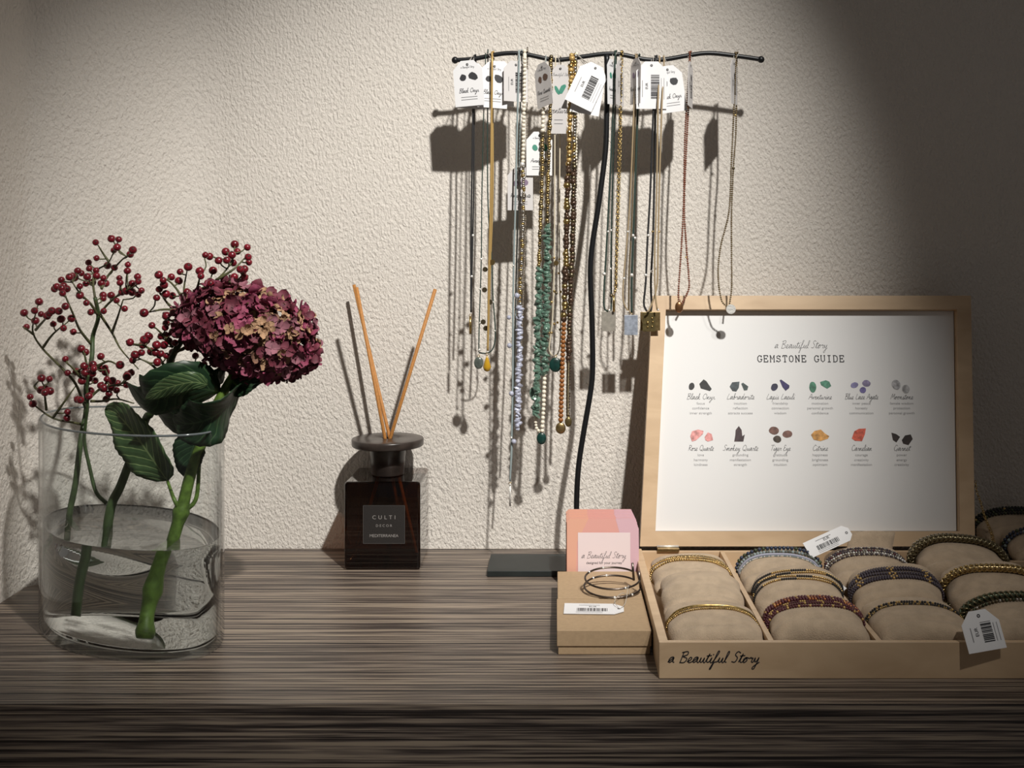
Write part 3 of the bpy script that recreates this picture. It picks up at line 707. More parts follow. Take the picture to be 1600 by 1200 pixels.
# ---------------------------------------------------------------- paper tags
STONE = dict(black=(0.03,0.03,0.035), green=(0.06,0.26,0.19), purple=(0.22,0.16,0.24), brown=(0.12,0.07,0.05), grey=(0.28,0.29,0.30))
SM = {k: mat(k + '_printed_stone', v, 0.6) for k, v in STONE.items()}
def blob(cx, cy, rx, ry, ang, seed, n=9):
    rnd = random.Random(seed); o = []
    for k in range(n):
        a = 2*math.pi*k/n; r = rnd.uniform(0.82, 1.12)
        x, y = rx*r*math.cos(a), ry*r*math.sin(a)
        o.append((cx + x*math.cos(ang) - y*math.sin(ang), cy + x*math.sin(ang) + y*math.cos(ang)))
    return o
def hang_tag(parent, px, py, Y, w, h, ang=0, yaw=0, pitch=0, kind='stones', stone='black', m=None, seed=1, strto=None, name='price_tag', normal=None, lab=None):
    """card centred at a point; w,h in metres; ang turns it in its plane, yaw about the vertical"""
    C_ = at(px, py, Y)
    if normal is None:
        Rm = Matrix.Rotation(R(yaw), 3, 'Z') @ Matrix.Rotation(R(pitch), 3, 'X') @ Matrix.Rotation(R(-ang), 3, 'Y')
        U, W = Rm @ V((1, 0, 0)), Rm @ V((0, 0, 1))
    else: U, W = normal
    Nn = U.cross(W).normalized(); F = (C_, U, W, Nn)
    c = 0.28*w; hh, hw = h/2, w/2
    poly = [(-hw, -hh), (hw, -hh), (hw, hh-c*1.1), (hw-c, hh), (-hw+c, hh), (-hw, hh-c*1.1)]
    mb = MB(); mb.prism(poly, F, 0.0005)
    o = mb.build(name, m or M['paper'], parent, smooth=False)
    if lab: o['label'] = lab
    G = (C_ + Nn*0.0003, U, W, Nn); mb = MB(); rnd = random.Random(seed)
    mats = [M['ink'], M['greyink'], SM[stone]]
    mb.ribbon([(0.0011*math.cos(a), hh-0.0045+0.0011*math.sin(a)) for a in [x*0.785 for x in range(9)]], 0.0008, G, 0)
    if kind == 'stones':
        for bx, by, rx, ry, an in ((-.17*w, .13*h, .11*w, .075*h, .5), (.17*w, .15*h, .17*w, .085*h, -.5)):
            mb.poly([G[0] + U*a + W*b_ for a, b_ in blob(bx, by, rx, ry, an, seed+int(bx*1e5))], 2)
        script(mb, 'a Beautiful Story', G, 0, hh-.16*h, .020*h, .00022, 1)
        script(mb, 'Black Onyx' if stone == 'black' else 'Aventurine' if stone == 'green' else 'Rose Quartz', G, 0, -.2*h, .045*h, .0004, 0)
        for k in range(2): mb.ribbon([(-.28*w, -.3*h-k*.055*h), (.28*w, -.3*h-k*.055*h)], .0005, G, 1)
    else:
        x0, x1 = -.02*w, .26*w; y = -.28*h
        while y < .22*h:
            t = rnd.choice((.0003, .0005, .0009)); mb.ribbon([(x0, y), (x1, y)], t, G, 0); y += t + rnd.choice((.0004, .0007))
        for k in range(2): mb.ribbon([(.32*w+k*.09*w, -.3*h), (.32*w+k*.09*w, .15*h)], .0004, G, 1)
        put_text(mb, 'EUR', 0.0040, G, -.12*w, -.02*h, 0, ang=R(90))
        mb.ribbon([(-.3*w, -.25*h), (-.3*w, .1*h)], .0006, G, 1)
    mb.build('print', mats, o, smooth=False)
    if strto is not None:
        a = C_ + W*(hh-0.0045); mb = MB(); b_ = V(strto)
        for s_ in (-1, 1): mb.tube(catmull([a + Nn*0.0008*s_, a.lerp(b_, .5) + U*0.001*s_ + Nn*0.001*s_, b_ + Nn*0.0030*s_], 4), 0.00035, 5)
        mb.build('tag_string', M['string'], o)
    return o

# ---------------------------------------------------------------- necklace stand
BY = -0.070
bar_px = [(711,94),(740,92),(784,84),(816,84),(861,93),(881,93),(915,88),(948,84),(975,86),(1009,93),(1038,93),(1074,87),(1108,83),(1155,88),(1189,93)]
stand = thing('necklace_stand', at(905, 883, -0.082), 'black metal T-shaped stand with wavy crossbar holding all the necklaces', 'jewellery stand')
mb = MB(); mb.box((-0.0752, -0.117, 0.0002), (0.083, -0.048, 0.0065)); mb.build('base_plate', M['plate'], stand, bevel=0.0006)
bc = catmull([at(x, y, BY) for x, y in bar_px], 6)
mb = MB(); mb.tube(bc, 0.0026, 12); mb.build('crossbar', M['black'], stand)
for x, y in (bar_px[0], bar_px[-1]):
    mb = MB(); mb.ball(at(x, y, BY), 0.0040, 0, (16, 10)); mb.build('end_knob', M['black'], stand)
mb = MB(); mb.tube(catmull([at(948, 85, BY), at(949, 130, BY), at(948, 175, BY), at(946, 235, BY), at(936, 315, BY), at(923, 408, BY), at(925, 500, BY), at(926, 570, BY), at(923, 610, BY), at(911, 681, BY), at(904, 729, BY), at(901, 780, BY), at(901, 840, BY-.004), V((at(900, 880, -.078).x, -0.078, 0.0066))], 5), 0.0032, 10)
mb.build('pole', M['black'], stand)
def bar_top(px):
    for a, b in zip(bar_px, bar_px[1:]):
        if a[0] <= px <= b[0]:
            t = (px-a[0])/(b[0]-a[0]); return a[1] + (b[1]-a[1])*t
    return 90
def bead_path(mb, pts, r, mi_f, q=(6, 4), jit=0, sq=1.0, gap=1.0, seed=0):
    rnd = random.Random(seed); pts = resample(pts, 2*r*sq*gap); fr = frames(pts)
    for i, p in enumerate(pts):
        s = 1 + rnd.uniform(-jit, jit); Rm = Matrix((fr[i][1], fr[i][2], fr[i][0])).transposed()
        mb.ball(p + V((rnd.uniform(-1, 1), rnd.uniform(-1, 1), 0))*r*jit*0.8, r*s, mi_f(i) if callable(mi_f) else mi_f, q, (1, 1, sq), Rm)
def chips(mb, pts, r, mi_f, seed=0):
    rnd = random.Random(seed)
    for p in resample(pts, r*0.62):
        Rm = Matrix.Rotation(rnd.uniform(0, 6), 3, 'Z') @ Matrix.Rotation(rnd.uniform(-.7, .7), 3, 'X') @ Matrix.Rotation(rnd.uniform(-.7, .7), 3, 'Y')
        vs, fs = SPH[(6, 4)]; sc = (rnd.uniform(.7, 1.2), rnd.uniform(.55, 1), rnd.uniform(.35, .6)); q = p + V((rnd.uniform(-.25, .25), rnd.uniform(-.25, .25), 0))*r
        mb.add([q + Rm @ V(tuple(c*k*r*rnd.uniform(.8, 1.15) for c, k in zip(v, sc))) for v in vs], fs, mi_f(rnd), rnd.random() < .5)
def links(mb, pts, r, mi=0, wire=0.3):
    pts = resample(pts, r*2.1); fr = frames(pts)
    for i, p in enumerate(pts):
        T, A_, B_ = fr[i]; s = A_ if i % 2 else B_
        c = [p + T*math.cos(a)*r*1.45 + s*math.sin(a)*r for a in [k*math.pi/3 for k in range(6)]]
        mb.tube(c, r*wire, 4, mi, closed=True)
def twist(mb, pts, r, k=3, turns=300, mis=(0,), n=5, closed=False, wr=None, braid=False):
    pts = resample(pts, 0.0016 if r > 0.002 else 0.0012, closed); fr = frames(pts, closed); L = len(pts)
    tt = max(2, round(turns*L/400))
    for j in range(k):
        c = [p + (fr[i][1]*math.cos(2*math.pi*((tt if not braid or j % 2 else -tt)*i/L + j/k)) + fr[i][2]*math.sin(2*math.pi*((tt if not braid or j % 2 else -tt)*i/L + j/k)))*r*(0.80 if braid else 0.55) for i, p in enumerate(pts)]
        mb.tube(c, wr or r*0.55, n, mis[j % len(mis)], closed=closed)

def cmat(name, col, rough=0.4, metal=0.0, **k): return mat(name, col, rough, metal, **k)
NM = dict(blackc=cmat('black_cord', (0.014,0.014,0.016), .6), greenc=cmat('dark_green_cord', (0.018,0.040,0.032), .6), goldt=cmat('golden_yellow_thread', (0.50,0.33,0.12), .4, .3),
    greyc=cmat('blue_grey_cord', (0.27,0.33,0.34), .6), cream=cmat('cream_beads', (0.80,0.74,0.62), .35), creamc=cmat('cream_cord', (0.62,0.55,0.42), .6), antg=cmat('antique_gold_beads', (0.46,0.33,0.13), .25, .9, var=.6, vscale=500),
    dkgrey=cmat('grey_gold_chain', (0.33,0.29,0.24), .3, .9, var=.6, vscale=500), lav=cmat('pale_lavender_stone', (0.42,0.44,0.55), .3, var=.15, vscale=200, coat=.4), grn=cmat('translucent_green_stone', (0.10,0.175,0.135), .22, var=.5, vscale=220, coat=.6),
    grnp=cmat('deep_green_stone', (0.008,0.038,0.032), .3, var=.4, vscale=200), brn=cmat('dark_brown_glass_beads', (0.075,0.045,0.030), .15, .3, var=.7, vscale=400), wood=cmat('orange_wooden_beads', (0.27,0.10,0.025), .4),
    rust=cmat('rust_red_beads', (0.19,0.06,0.032), .35), olive=cmat('olive_bronze_beads', (0.17,0.125,0.065), .35, .4), tan=cmat('tan_cord', (0.33,0.25,0.15), .6), citr=cmat('amber_citrine', (0.50,0.29,0.02), .1, coat=.6),
    labr=cmat('grey_green_stone', (0.11,0.13,0.115), .25, var=.4, vscale=200, coat=.4), dkgold=cmat('bronze_disc', (0.16,0.13,0.08), .3, .8), beige=cmat('matte_silver_plate', (0.42,0.39,0.34), .45, .6, var=.15, vscale=300),
    blue=cmat('bluish_mottled_plate', (0.36,0.40,0.48), .4, .4, var=.3, vscale=250), dkb=cmat('dark_brass_plate', (0.18,0.14,0.06), .35, .7, var=.3, vscale=300), copper=cmat('bronze_oval', (0.30,0.15,0.07), .3, .8), mar=cmat('maroon_beads', (0.085,0.015,0.025), .4),
    navy=cmat('dark_blue_beads', (0.03,0.04,0.075), .2), lavc=cmat('lavender_cord', (0.36,0.37,0.46), .6), cu=cmat('copper_beads', (0.45,0.17,0.07), .3, .6), plum=cmat('dark_plum_beads', (0.05,0.038,0.055), .4), steel=cmat('steel_beads', (0.40,0.38,0.35), .25, .9, var=.3, vscale=500),
    olr=cmat('olive_metallic_rope', (0.21,0.175,0.10), .3, .75, var=.3, vscale=500), goldr=cmat('pale_gold_rope', (0.45,0.34,0.18), .28, .85, var=.3, vscale=500), grr=cmat('dark_green_rope', (0.06,0.075,0.04), .35, .4, var=.5, vscale=300), )

def necklace(label, strands, pendants=(), tags=(), accents=(), group='necklaces hanging on the black metal stand'):
    """strands: (px path, depth Y, style, args); the first point hooks over the bar when hook"""
    x0, y0 = strands[0][0][0]
    root = thing('necklace', at(x0, y0, BY), label, 'necklace', group)
    for pth, Y, style, a in strands:
        P = []
        for i, (x, y) in enumerate(pth):
            P.append(at(x, y, Y))
        if pth[0][1] < 120:   # hangs over the bar: start on its top
            x = pth[0][0]; top = at(x, bar_top(x), BY); d = Y - BY; s = 1 if d > 0 else -1
            P = [top + V((0, 0.0018*-s, 0.0040)), top + V((0, s*0.0034, 0.0024)), top + V((0, s*0.0040, -0.004))] + [p for p in P if p.z < top.z - 0.006]
        c = catmull(P, 6); mb = MB(); ms = a.get('m', 'goldt'); ms = [NM[q] if q in NM else M[q] for q in (ms if isinstance(ms, (list, tuple)) else [ms])]
        if style == 'cord':
            mb.tube(resample(c, 0.004), a.get('r', 0.0008), 6); nm = 'cord'
        elif style == 'beads':
            k = len(ms); rnd = random.Random(a.get('seed', 3)); seq = [rnd.randrange(k) for _ in range(600)]
            bead_path(mb, c, a.get('r', 0.0016), lambda i: seq[i % 600], a.get('q', (6, 4)), a.get('jit', 0.08), a.get('sq', 0.9), a.get('gap', 1.0), a.get('seed', 1)); nm = 'bead_strand'
        elif style == 'chips':
            k = len(ms); chips(mb, c, a.get('r', 0.004), lambda rn: rn.randrange(k), a.get('seed', 1)); nm = 'stone_chips'
        elif style == 'chain': links(mb, c, a.get('r', 0.0012)); nm = 'chain'
        elif style == 'twist': twist(mb, c, a.get('r', 0.0018), 3, a.get('turns', 90), tuple(range(len(ms)))); nm = 'twisted_chain'
        o = mb.build(nm, ms, root)
        if a.get('lab'): o['label'] = a['lab']
    for kind, x, y, Y, w, h, m in pendants:
        p = at(x, y, Y); s = 1750/(Y-CAMY); w, h = w/s, h/s; mm = NM[m] if m in NM else M[m]; mb = MB()
        if kind == 'oval': mb.ball(p, 1, 0, (16, 10), (w/2, 0.0022, h/2))
        elif kind == 'disc': mb.tube([p + V((0, -0.0007, 0)), p + V((0, 0.0007, 0))], w/2, 24)
        elif kind == 'drop':
            mb.lathe([(0, h/2), (w*.12, h*.40), (w*.32, h*.1), (w*.5, -h*.2), (w*.36, -h*.42), (0, -h/2)], p, 16)
        elif kind == 'plate': mb.box((p.x-w/2, p.y-0.0006, p.z-h/2), (p.x+w/2, p.y+0.0006, p.z+h/2))
        elif kind == 'bar': mb.tube([p + V((0, 0, h/2)), p - V((0, 0, h/2))], w/2, 8)
        o = mb.build('charm' if kind == 'disc' and w < 0.009 else 'pendant', mm, root, smooth=kind != 'disc', bevel=0.0003 if kind == 'plate' else 0)
        o['label'] = m_label(mm, kind)
        if kind in ('oval', 'drop', 'plate', 'bar'):
            mb = MB(); q = p + V((0, 0, h/2 + 0.0010)); mb.tube([q + V((math.cos(a)*0.0014, 0, math.sin(a)*0.0014)) for a in [k*math.pi/4 for k in range(8)]], 0.0004, 5, closed=True)
            mb.build('bail', M['gold'], o)
    if accents:
        mb = MB()
        for x, y, Y, r, m in accents: mb.ball(at(x, y, Y), r, ('gold', 'silver', 'lav', 'dk').index(m), (8, 6))
        mb.build('accent_beads', [M['gold'], M['silver'], NM['lav'], NM['dkgold']], root)
    for t in tags:
        t = dict(t); x = t.pop('bar', None)
        if x is not None: t['strto'] = at(x, bar_top(x), BY) + V((0, 0, 0.0030))
        hang_tag(root, **t)
    return root
def m_label(m, kind): return m.name.replace('_', ' ') + (' pendant' if kind != 'disc' else ' disc')

f, b_ = -0.077, -0.063
TW_, TH_ = 0.0335, 0.0515
necklace('necklace on thin black cord with a small gold key-like bar, leftmost on the stand',
    [([(741,92),(739,170),(737,300),(736,400),(736,488)], f, 'cord', dict(m='blackc', r=.0011)), ([(743,92),(741,170),(740,300),(738,400),(736,488)], b_, 'cord', dict(m='blackc', r=.0010))],
    [('bar', 735, 508, f, 4, 28, 'antg')], [dict(px=732, py=130, Y=-.086, w=TW_, h=TH_, ang=4, yaw=-8, kind='stones', bar=738, seed=3), dict(px=736, py=134, Y=-.081, w=TW_, h=TH_, ang=-3, yaw=-2, kind='barcode', bar=740, seed=4)],
    [(739, 368, f, .0017, 'silver'), (737, 432, f, .0017, 'silver')])
necklace('necklace on dark green cord with a flat grey-green oval stone at the bottom',
    [([(759,92),(756,170),(753,300),(752,405),(749,500),(748,550)], f, 'cord', dict(m='greenc', r=.0007)), ([(762,92),(762,300),(768,400),(770,460),(774,520),(770,545),(760,552),(748,551)], b_, 'cord', dict(m='greenc', r=.0008))],
    [('oval', 748, 567, f, 15, 19, 'labr')], [dict(px=771, py=133, Y=-.083, w=TW_, h=TH_, ang=-3, yaw=10, kind='stones', bar=762, seed=5), dict(px=780, py=131, Y=-.078, w=TW_, h=TH_, ang=2, yaw=20, kind='barcode', bar=765, seed=6)],
    [(752, 405, f, .0016, 'silver'), (750, 452, f, .0014, 'silver'), (750, 505, f, .0014, 'silver'), (770, 472, b_, .0014, 'silver'), (773, 517, b_, .0014, 'silver'), (749, 547, f, .0016, 'silver')])
necklace('golden yellow thread necklace with small dangling discs and an amber drop at the bottom',
    [([(769,92),(768,180),(767,300),(764,420),(763,500),(762,548)], f-.011, 'cord', dict(m='goldt', r=.0013)), ([(771,92),(770,180),(770,300),(766,420),(764,500),(762,548)], b_, 'cord', dict(m='goldt', r=.0011))],
    [('drop', 761, 568, f-.004, 13, 26, 'citr'), ('disc', 769, 410, f-.005, 9, 9, 'gold'), ('disc', 758, 421, f-.005, 8, 8, 'dkgold'), ('disc', 757, 453, f-.005, 8, 8, 'dkgold'), ('disc', 766, 472, f-.005, 8, 8, 'dkgold'), ('disc', 755, 503, f-.005, 8, 8, 'dkgold'), ('disc', 759, 513, f-.005, 8, 8, 'dkgold')])
necklace('longest necklace, blue-grey cord with tiny lavender stones and a thin silver pin',
    [([(811,92),(808,200),(805,330),(802,450),(801,600),(799,700),(797,752)], f-.003, 'cord', dict(m='greyc', r=.0011)), ([(815,92),(812,200),(809,330),(806,450),(803,600),(800,700),(797,752)], b_, 'cord', dict(m='greyc', r=.0010))],
    [('bar', 797, 774, f-.003, 3, 34, 'silver')], [dict(px=806, py=127, Y=-.080, w=.030, h=.046, ang=0, yaw=28, kind='barcode', m=M['paper2'], bar=808, seed=8), dict(px=813, py=295, Y=-.0700, w=.029, h=.049, ang=0, yaw=4, kind='stones', stone='purple', m=M['paper2'], seed=10)],
    [(808, 462, f-.006, .0034, 'lav'), (795, 496, f-.004, .0026, 'lav'), (796, 540, f-.004, .0030, 'lav'), (799, 615, f-.005, .0030, 'lav'), (803, 690, f-.005, .0030, 'lav'), (799, 684, f-.005, .0014, 'silver'), (797, 757, f-.004, .0014, 'silver'), (802, 415, f-.004, .0013, 'silver')])
necklace('necklace of round cream beads above a grey-gold chain ending in pale lavender stone chips',
    [([(820,92),(819,150),(818,200),(817,252)], f-.006, 'beads', dict(m='cream', r=.0025, jit=.04)), ([(817,255),(818,300),(816,380),(813,440),(812,478)], f-.006, 'beads', dict(m=['dkgrey','antg','steel'], r=.0022, jit=.3, gap=.6)), ([(812,480),(811,560),(810,620),(809,670)], f-.006, 'chips', dict(m='lav', r=.0046, seed=5)),
     ([(824,92),(822,300),(817,480),(811,620),(809,672)], b_, 'beads', dict(m='dkgrey', r=.0011))], accents=[(816, 257, f-.008, .003, 'silver')])
necklace('gold chain necklace running into green stone chips, white beads and a green oval pendant',
    [([(861,92),(860,150),(858,230),(856,300),(855,352)], f-.004, 'beads', dict(m=['antg','brass','dkgold'], r=.0025, jit=.25, gap=.62)), ([(855,354),(855,420),(853,500),(851,583)], f-.004, 'chips', dict(m='grn', r=.0056, seed=2)), ([(851,585),(849,640),(847,673)], f-.004, 'beads', dict(m='cream', r=.0027, jit=.04)),
     ([(848,205),(846,300),(842,418)], f+.002, 'beads', dict(m=['antg','brass','dkgold'], r=.0025, jit=.25, gap=.62)), ([(842,421),(841,500),(839,600),(837,648)], f-.002, 'chips', dict(m='grn', r=.0058, seed=9)), ([(836,650),(838,668),(845,676)], f-.002, 'beads', dict(m='cream', r=.0021)), ([(853,92),(850,150),(848,168)], f, 'cord', dict(m='greyc', r=.0005)), ([(849,170),(848,204)], f, 'beads', dict(m='cream', r=.0026))],
    [('oval', 846, 685, f-.004, 15, 19, 'grnp'), ('oval', 834, 614, f+.004, 14, 20, 'grn')],
    [dict(px=849, py=132, Y=-.081, w=.029, h=.050, ang=8, yaw=-52, kind='stones', stone='brown', m=M['paper2'], bar=856, seed=21), dict(px=843, py=240, Y=-.0715, w=.030, h=.050, ang=0, yaw=2, kind='stones', stone='green', seed=22)])
necklace('cream cord necklace with tiny gold discs and a large dark green stone',
    [([(868,92),(867,200),(866,400),(863,500),(858,545),(864,556)], f, 'cord', dict(m='creamc', r=.0008)), ([(876,92),(875,200),(874,400),(876,500),(874,545),(868,556)], b_, 'cord', dict(m='creamc', r=.0008))],
    [('oval', 868, 570, f, 20, 23, 'grnp'), ('disc', 869, 411, f-.002, 8, 8, 'gold')], [dict(px=874, py=155, Y=-.080, w=.018, h=.078, ang=-2, yaw=-12, kind='stones', stone='green', m=M['paper2'], bar=872, seed=31)],
    [(866, 403, f, .0014, 'gold'), (874, 405, b_, .0014, 'gold'), (873, 427, b_, .0014, 'gold'), (866, 455, f, .0016, 'gold'), (869, 458, f, .0018, 'dk'), (876, 456, b_, .0016, 'gold'), (862, 472, f, .0016, 'gold'), (871, 504, b_, .0015, 'gold'), (866, 506, f, .0015, 'gold'), (858, 520, f, .0015, 'gold'), (862, 520, f, .0015, 'gold'), (875, 515, b_, .0015, 'dk')])
necklace('sparkling gold and dark brown bead necklace with orange wooden beads and a round brass disc',
    [([(893,92),(891,150),(889,230),(888,256)], f-.002, 'beads', dict(m=['antg','gold','goldt'], r=.0035, jit=.25, gap=.7)), ([(888,256),(885,350),(883,450),(881,498)], f-.002, 'beads', dict(m=['brn','brn','brn','antg'], r=.0038, jit=.25, gap=.6)), ([(881,500),(879,560),(877,620),(876,656)], f-.002, 'beads', dict(m='wood', r=.0032, jit=.04, gap=.85))],
    [('oval', 876, 669, f-.002, 16, 18, 'brass')], [dict(px=918, py=133, Y=-.088, w=TW_, h=TH_, ang=-25, yaw=8, kind='barcode', bar=900, seed=41), dict(px=919, py=143, Y=-.081, w=TW_, h=TH_, ang=-10, yaw=6, kind='stones', bar=903, seed=42)])
necklace('second dark brown bead necklace, just right of the gold one, with a small oval locket',
    [([(899,92),(898,150),(897,250)], f, 'beads', dict(m=['antg','steel'], r=.0026, jit=.2, gap=.75)), ([(897,250),(895,350),(892,450),(889,520),(888,565)], f, 'beads', dict(m=['brn','brn','dkgold'], r=.0035, jit=.25, gap=.65)), ([(888,565),(887,610),(887,650)], f, 'twist', dict(m='dkgold', r=.0020)), ([(901,92),(900,180),(900,262)], b_, 'beads', dict(m='cream', r=.0020)), ([(900,262),(896,400),(890,560),(888,650)], b_, 'beads', dict(m='brn', r=.0018, jit=.2))],
    [('oval', 888, 659, f, 11, 16, 'dkb')])
necklace('dark green cord necklace with a plain matte silver square plate, right beside the pole',
    [([(961,92),(958,170),(954,260),(948,380),(944,450),(944,480),(950,487)], f, 'cord', dict(m='greenc', r=.0011)), ([(963,92),(961,170),(958,260),(955,380),(955,480),(951,487)], b_, 'cord', dict(m='greenc', r=.0010))],
    [('plate', 951, 502, f, 22, 31, 'beige')], [dict(px=957, py=128, Y=-.079, w=.026, h=TH_, ang=2, yaw=62, kind='stones', stone='green', bar=961, seed=51)],
    [(944, 428, f, .0022, 'silver'), (954, 420, b_, .0016, 'silver'), (950, 362, f, .0016, 'silver'), (955, 360, b_, .0016, 'silver'), (952, 485, f, .0016, 'silver')])
necklace('gold link chain necklace with a slim gold bar, second to the right of the pole',
    [([(971,92),(969,170),(966,260),(964,340),(962,450)], f, 'chain', dict(m='antg', r=.0016)), ([(973,92),(971,170),(968,300),(963,450)], b_, 'chain', dict(m='antg', r=.0011))],
    [('bar', 959, 474, f-.003, 4, 26, 'antg')], [dict(px=969, py=130, Y=-.078, w=.026, h=TH_, ang=0, yaw=68, kind='barcode', m=M['paper2'], bar=971, seed=55)], [(955, 462, f-.003, .0020, 'dk'), (961, 455, f, .0018, 'gold')])
necklace('necklace of one cream and one green cord carrying a mottled bluish square plate',
    [([(993,92),(990,180),(985,300),(981,360),(974,440),(974,470),(980,484),(985,489)], f, 'cord', dict(m='tan', r=.0010)), ([(995,92),(992,200),(987,350),(983,420),(982,489)], f+.004, 'cord', dict(m='olive', r=.0009)), ([(999,92),(996,180),(992,300),(989,380),(987,440),(987,489)], b_, 'cord', dict(m='greenc', r=.0013))],
    [('plate', 986, 508, f, 21, 31, 'blue')], [dict(px=993, py=127, Y=-.079, w=.024, h=TH_, ang=-2, yaw=-66, kind='stones', stone='purple', m=M['paper2'], bar=996, seed=61)], [(989, 368, f-.001, .0018, 'silver'), (992, 372, b_, .0018, 'silver'), (987, 430, f, .0022, 'silver'), (975, 435, f, .0016, 'silver'), (981, 362, f, .0014, 'silver'), (981, 487, f, .0014, 'silver')])
necklace('black cord necklace with a dark brass square plate dotted in gold, right of the pole',
    [([(1024,92),(1021,170),(1016,300),(1012,370),(1009,440),(1006,475),(1012,488)], f-.003, 'cord', dict(m='blackc', r=.0013)), ([(1026,92),(1024,170),(1022,300),(1020,380),(1017,440),(1018,480),(1014,488)], b_, 'cord', dict(m='blackc', r=.0013))],
    [('plate', 1014, 503, f-.003, 20, 30, 'dkb')], [dict(px=1018, py=133, Y=-.0835, w=.0345, h=.0535, ang=0, yaw=2, kind='barcode', bar=1020, seed=71)],
    [(1013, 368, f-.004, .0018, 'silver'), (1020, 362, b_, .0016, 'gold'), (1009, 430, f-.004, .0018, 'silver'), (1018, 424, f-.002, .0016, 'silver')] + [(x, y, f-.004, .0010, 'gold') for x, y in ((1019,497),(1020,503),(1019,510),(1012,511))] + [(1012, 504, f-.004, .0015, 'gold')])
necklace('tan cord necklace with an olive brass square plate behind the gold-dotted one',
    [([(1030,92),(1028,170),(1026,300),(1023,400),(1024,460),(1027,484)], f-.011, 'cord', dict(m='tan', r=.0011)), ([(1037,92),(1034,170),(1030,300),(1028,400),(1026,450),(1014,485),(1010,488)], f-.0095, 'cord', dict(m='tan', r=.0011))],
    [('plate', 1016, 502, b_, 31, 29, 'brass')], [dict(px=1047, py=139, Y=-.081, w=.0320, h=.053, ang=8, yaw=2, kind='stones', bar=1037, seed=72)], [(1030, 362, f, .0014, 'gold'), (1024, 420, f, .0014, 'silver'), (1028, 484, f, .0014, 'silver')])
necklace('rust red bead necklace with a small bronze oval disc, second from the right end',
    [([(1077,92),(1074,150),(1070,220),(1068,320),(1065,380),(1061,440),(1060,465),(1063,474)], f, 'beads', dict(m='rust', r=.0014)), ([(1079,92),(1076,160),(1073,220),(1069,320),(1072,380),(1076,430),(1076,452),(1066,474)], b_, 'beads', dict(m='rust', r=.0014))],
    [('oval', 1061, 480, f, 13, 18, 'copper')], [dict(px=1079, py=132, Y=-.078, w=.026, h=TH_, ang=-3, yaw=72, kind='barcode', m=M['paper2'], bar=1077, seed=81)], [(1073, 168, f, .0016, 'gold'), (1072, 402, b_, .0012, 'gold')])
necklace('olive bronze bead necklace with a hammered silver disc, rightmost on the stand',
    [([(1149,92),(1147,165),(1143,250),(1139,330),(1126,385),(1122,430),(1127,468),(1137,480)], f, 'beads', dict(m='olive', r=.0013)), ([(1152,92),(1150,200),(1146,260),(1143,330),(1143,400),(1143,450),(1139,480)], b_, 'beads', dict(m='olive', r=.0013))],
    [('disc', 1142, 483, f-.002, 15, 15, 'silver')], [dict(px=1147, py=128, Y=-.079, w=.026, h=.050, ang=2, yaw=66, kind='barcode', m=M['paper2'], bar=1150, seed=91)], [(1146, 263, b_, .0018, 'dk'), (1149, 180, f, .0014, 'gold')])

# ---------------------------------------------------------------- presentation box with lid and guide
TX0, TX1, TY0, TY1, TZ = 0.0868, 0.4690, -0.410, -0.112, 0.0310
tray = thing('presentation_box', ((TX0+TX1)/2, (TY0+TY1)/2, 0), 'open pale wooden jewellery box holding pillows, its lid framing a gemstone guide', 'jewellery box')
mb = MB(); mb.box((TX0+.001, TY0+.001, 0.0004), (TX1-.001, TY1-.001, 0.0040)); mb.build('bottom_board', M['wood'], tray, smooth=False)
for nm, lo, hi in (('front_side', (TX0, TY0, .0002), (TX1, TY0+.0050, TZ)), ('back_side', (TX0, TY1-.0050, .0002), (TX1, TY1, TZ-.003)), ('left_side', (TX0, TY0+.005, .0002), (TX0+.0078, TY1-.005, TZ)), ('right_side', (TX1-.0078, TY0+.005, .0002), (TX1, TY1-.005, TZ))):
    mb = MB(); mb.box(lo, hi); mb.build(nm, M['wood'], tray, bevel=0.0006)
DIVX = [0.1830, 0.2745, 0.3640]
for x in DIVX:
    mb = MB(); mb.box((x-.0024, TY0+.0052, .0041), (x+.0024, TY1-.0052, .0285)); mb.build('divider', M['wood'], tray, bevel=0.0004)
FT = (V((0, TY0-0.0003, 0)), V((1, 0, 0)), V((0, 0, 1)), V((0, -1, 0)))
mb = MB(); a0 = at(1043, 1035, TY0); a1 = at(1181, 1035, TY0)
script(mb, 'a Beautiful Story', FT, a0.x, a0.z, 0.0044, 0.00085, center=False, slant=0.3, sx=(a1.x-a0.x)/(14.55*0.0044))
mb.build('lettering', M['ink'], tray, smooth=False)
# lid
LO = V((0.0935, -0.1105, 0.0318)); LU = V((1, 0, 0)); LWv = V((0.0195, 0.0650, 0.2746)); LH = LWv.length; LW = LWv.normalized()
LN = LU.cross(LW).normalized(); LWD = 0.3705
def lp(u, v, d=0): return LO + LU*u + LW*v - LN*d
def lbox(mb, u0, u1, v0, v1, d0, d1, mi=0):
    mb.hexa([lp(u0,v0,d1), lp(u1,v0,d1), lp(u1,v0,d0), lp(u0,v0,d0), lp(u0,v1,d1), lp(u1,v1,d1), lp(u1,v1,d0), lp(u0,v1,d0)], mi)
bw = 0.0162
lid = None
mb = MB(); lbox(mb, 0.002, LWD-.002, 0.002, LH-.002, .0150, .0175); lid = mb.build('lid', M['wood'], tray, smooth=False)
for nm, q in (('lid_top_rail', (0, LWD, LH-bw, LH)), ('lid_bottom_rail', (0, LWD, 0, bw)), ('lid_left_rail', (0, bw, bw, LH-bw)), ('lid_right_rail', (LWD-bw, LWD, bw, LH-bw))):
    mb = MB(); lbox(mb, *q, 0, .0149); mb.build(nm, M['wood'], lid, smooth=False)
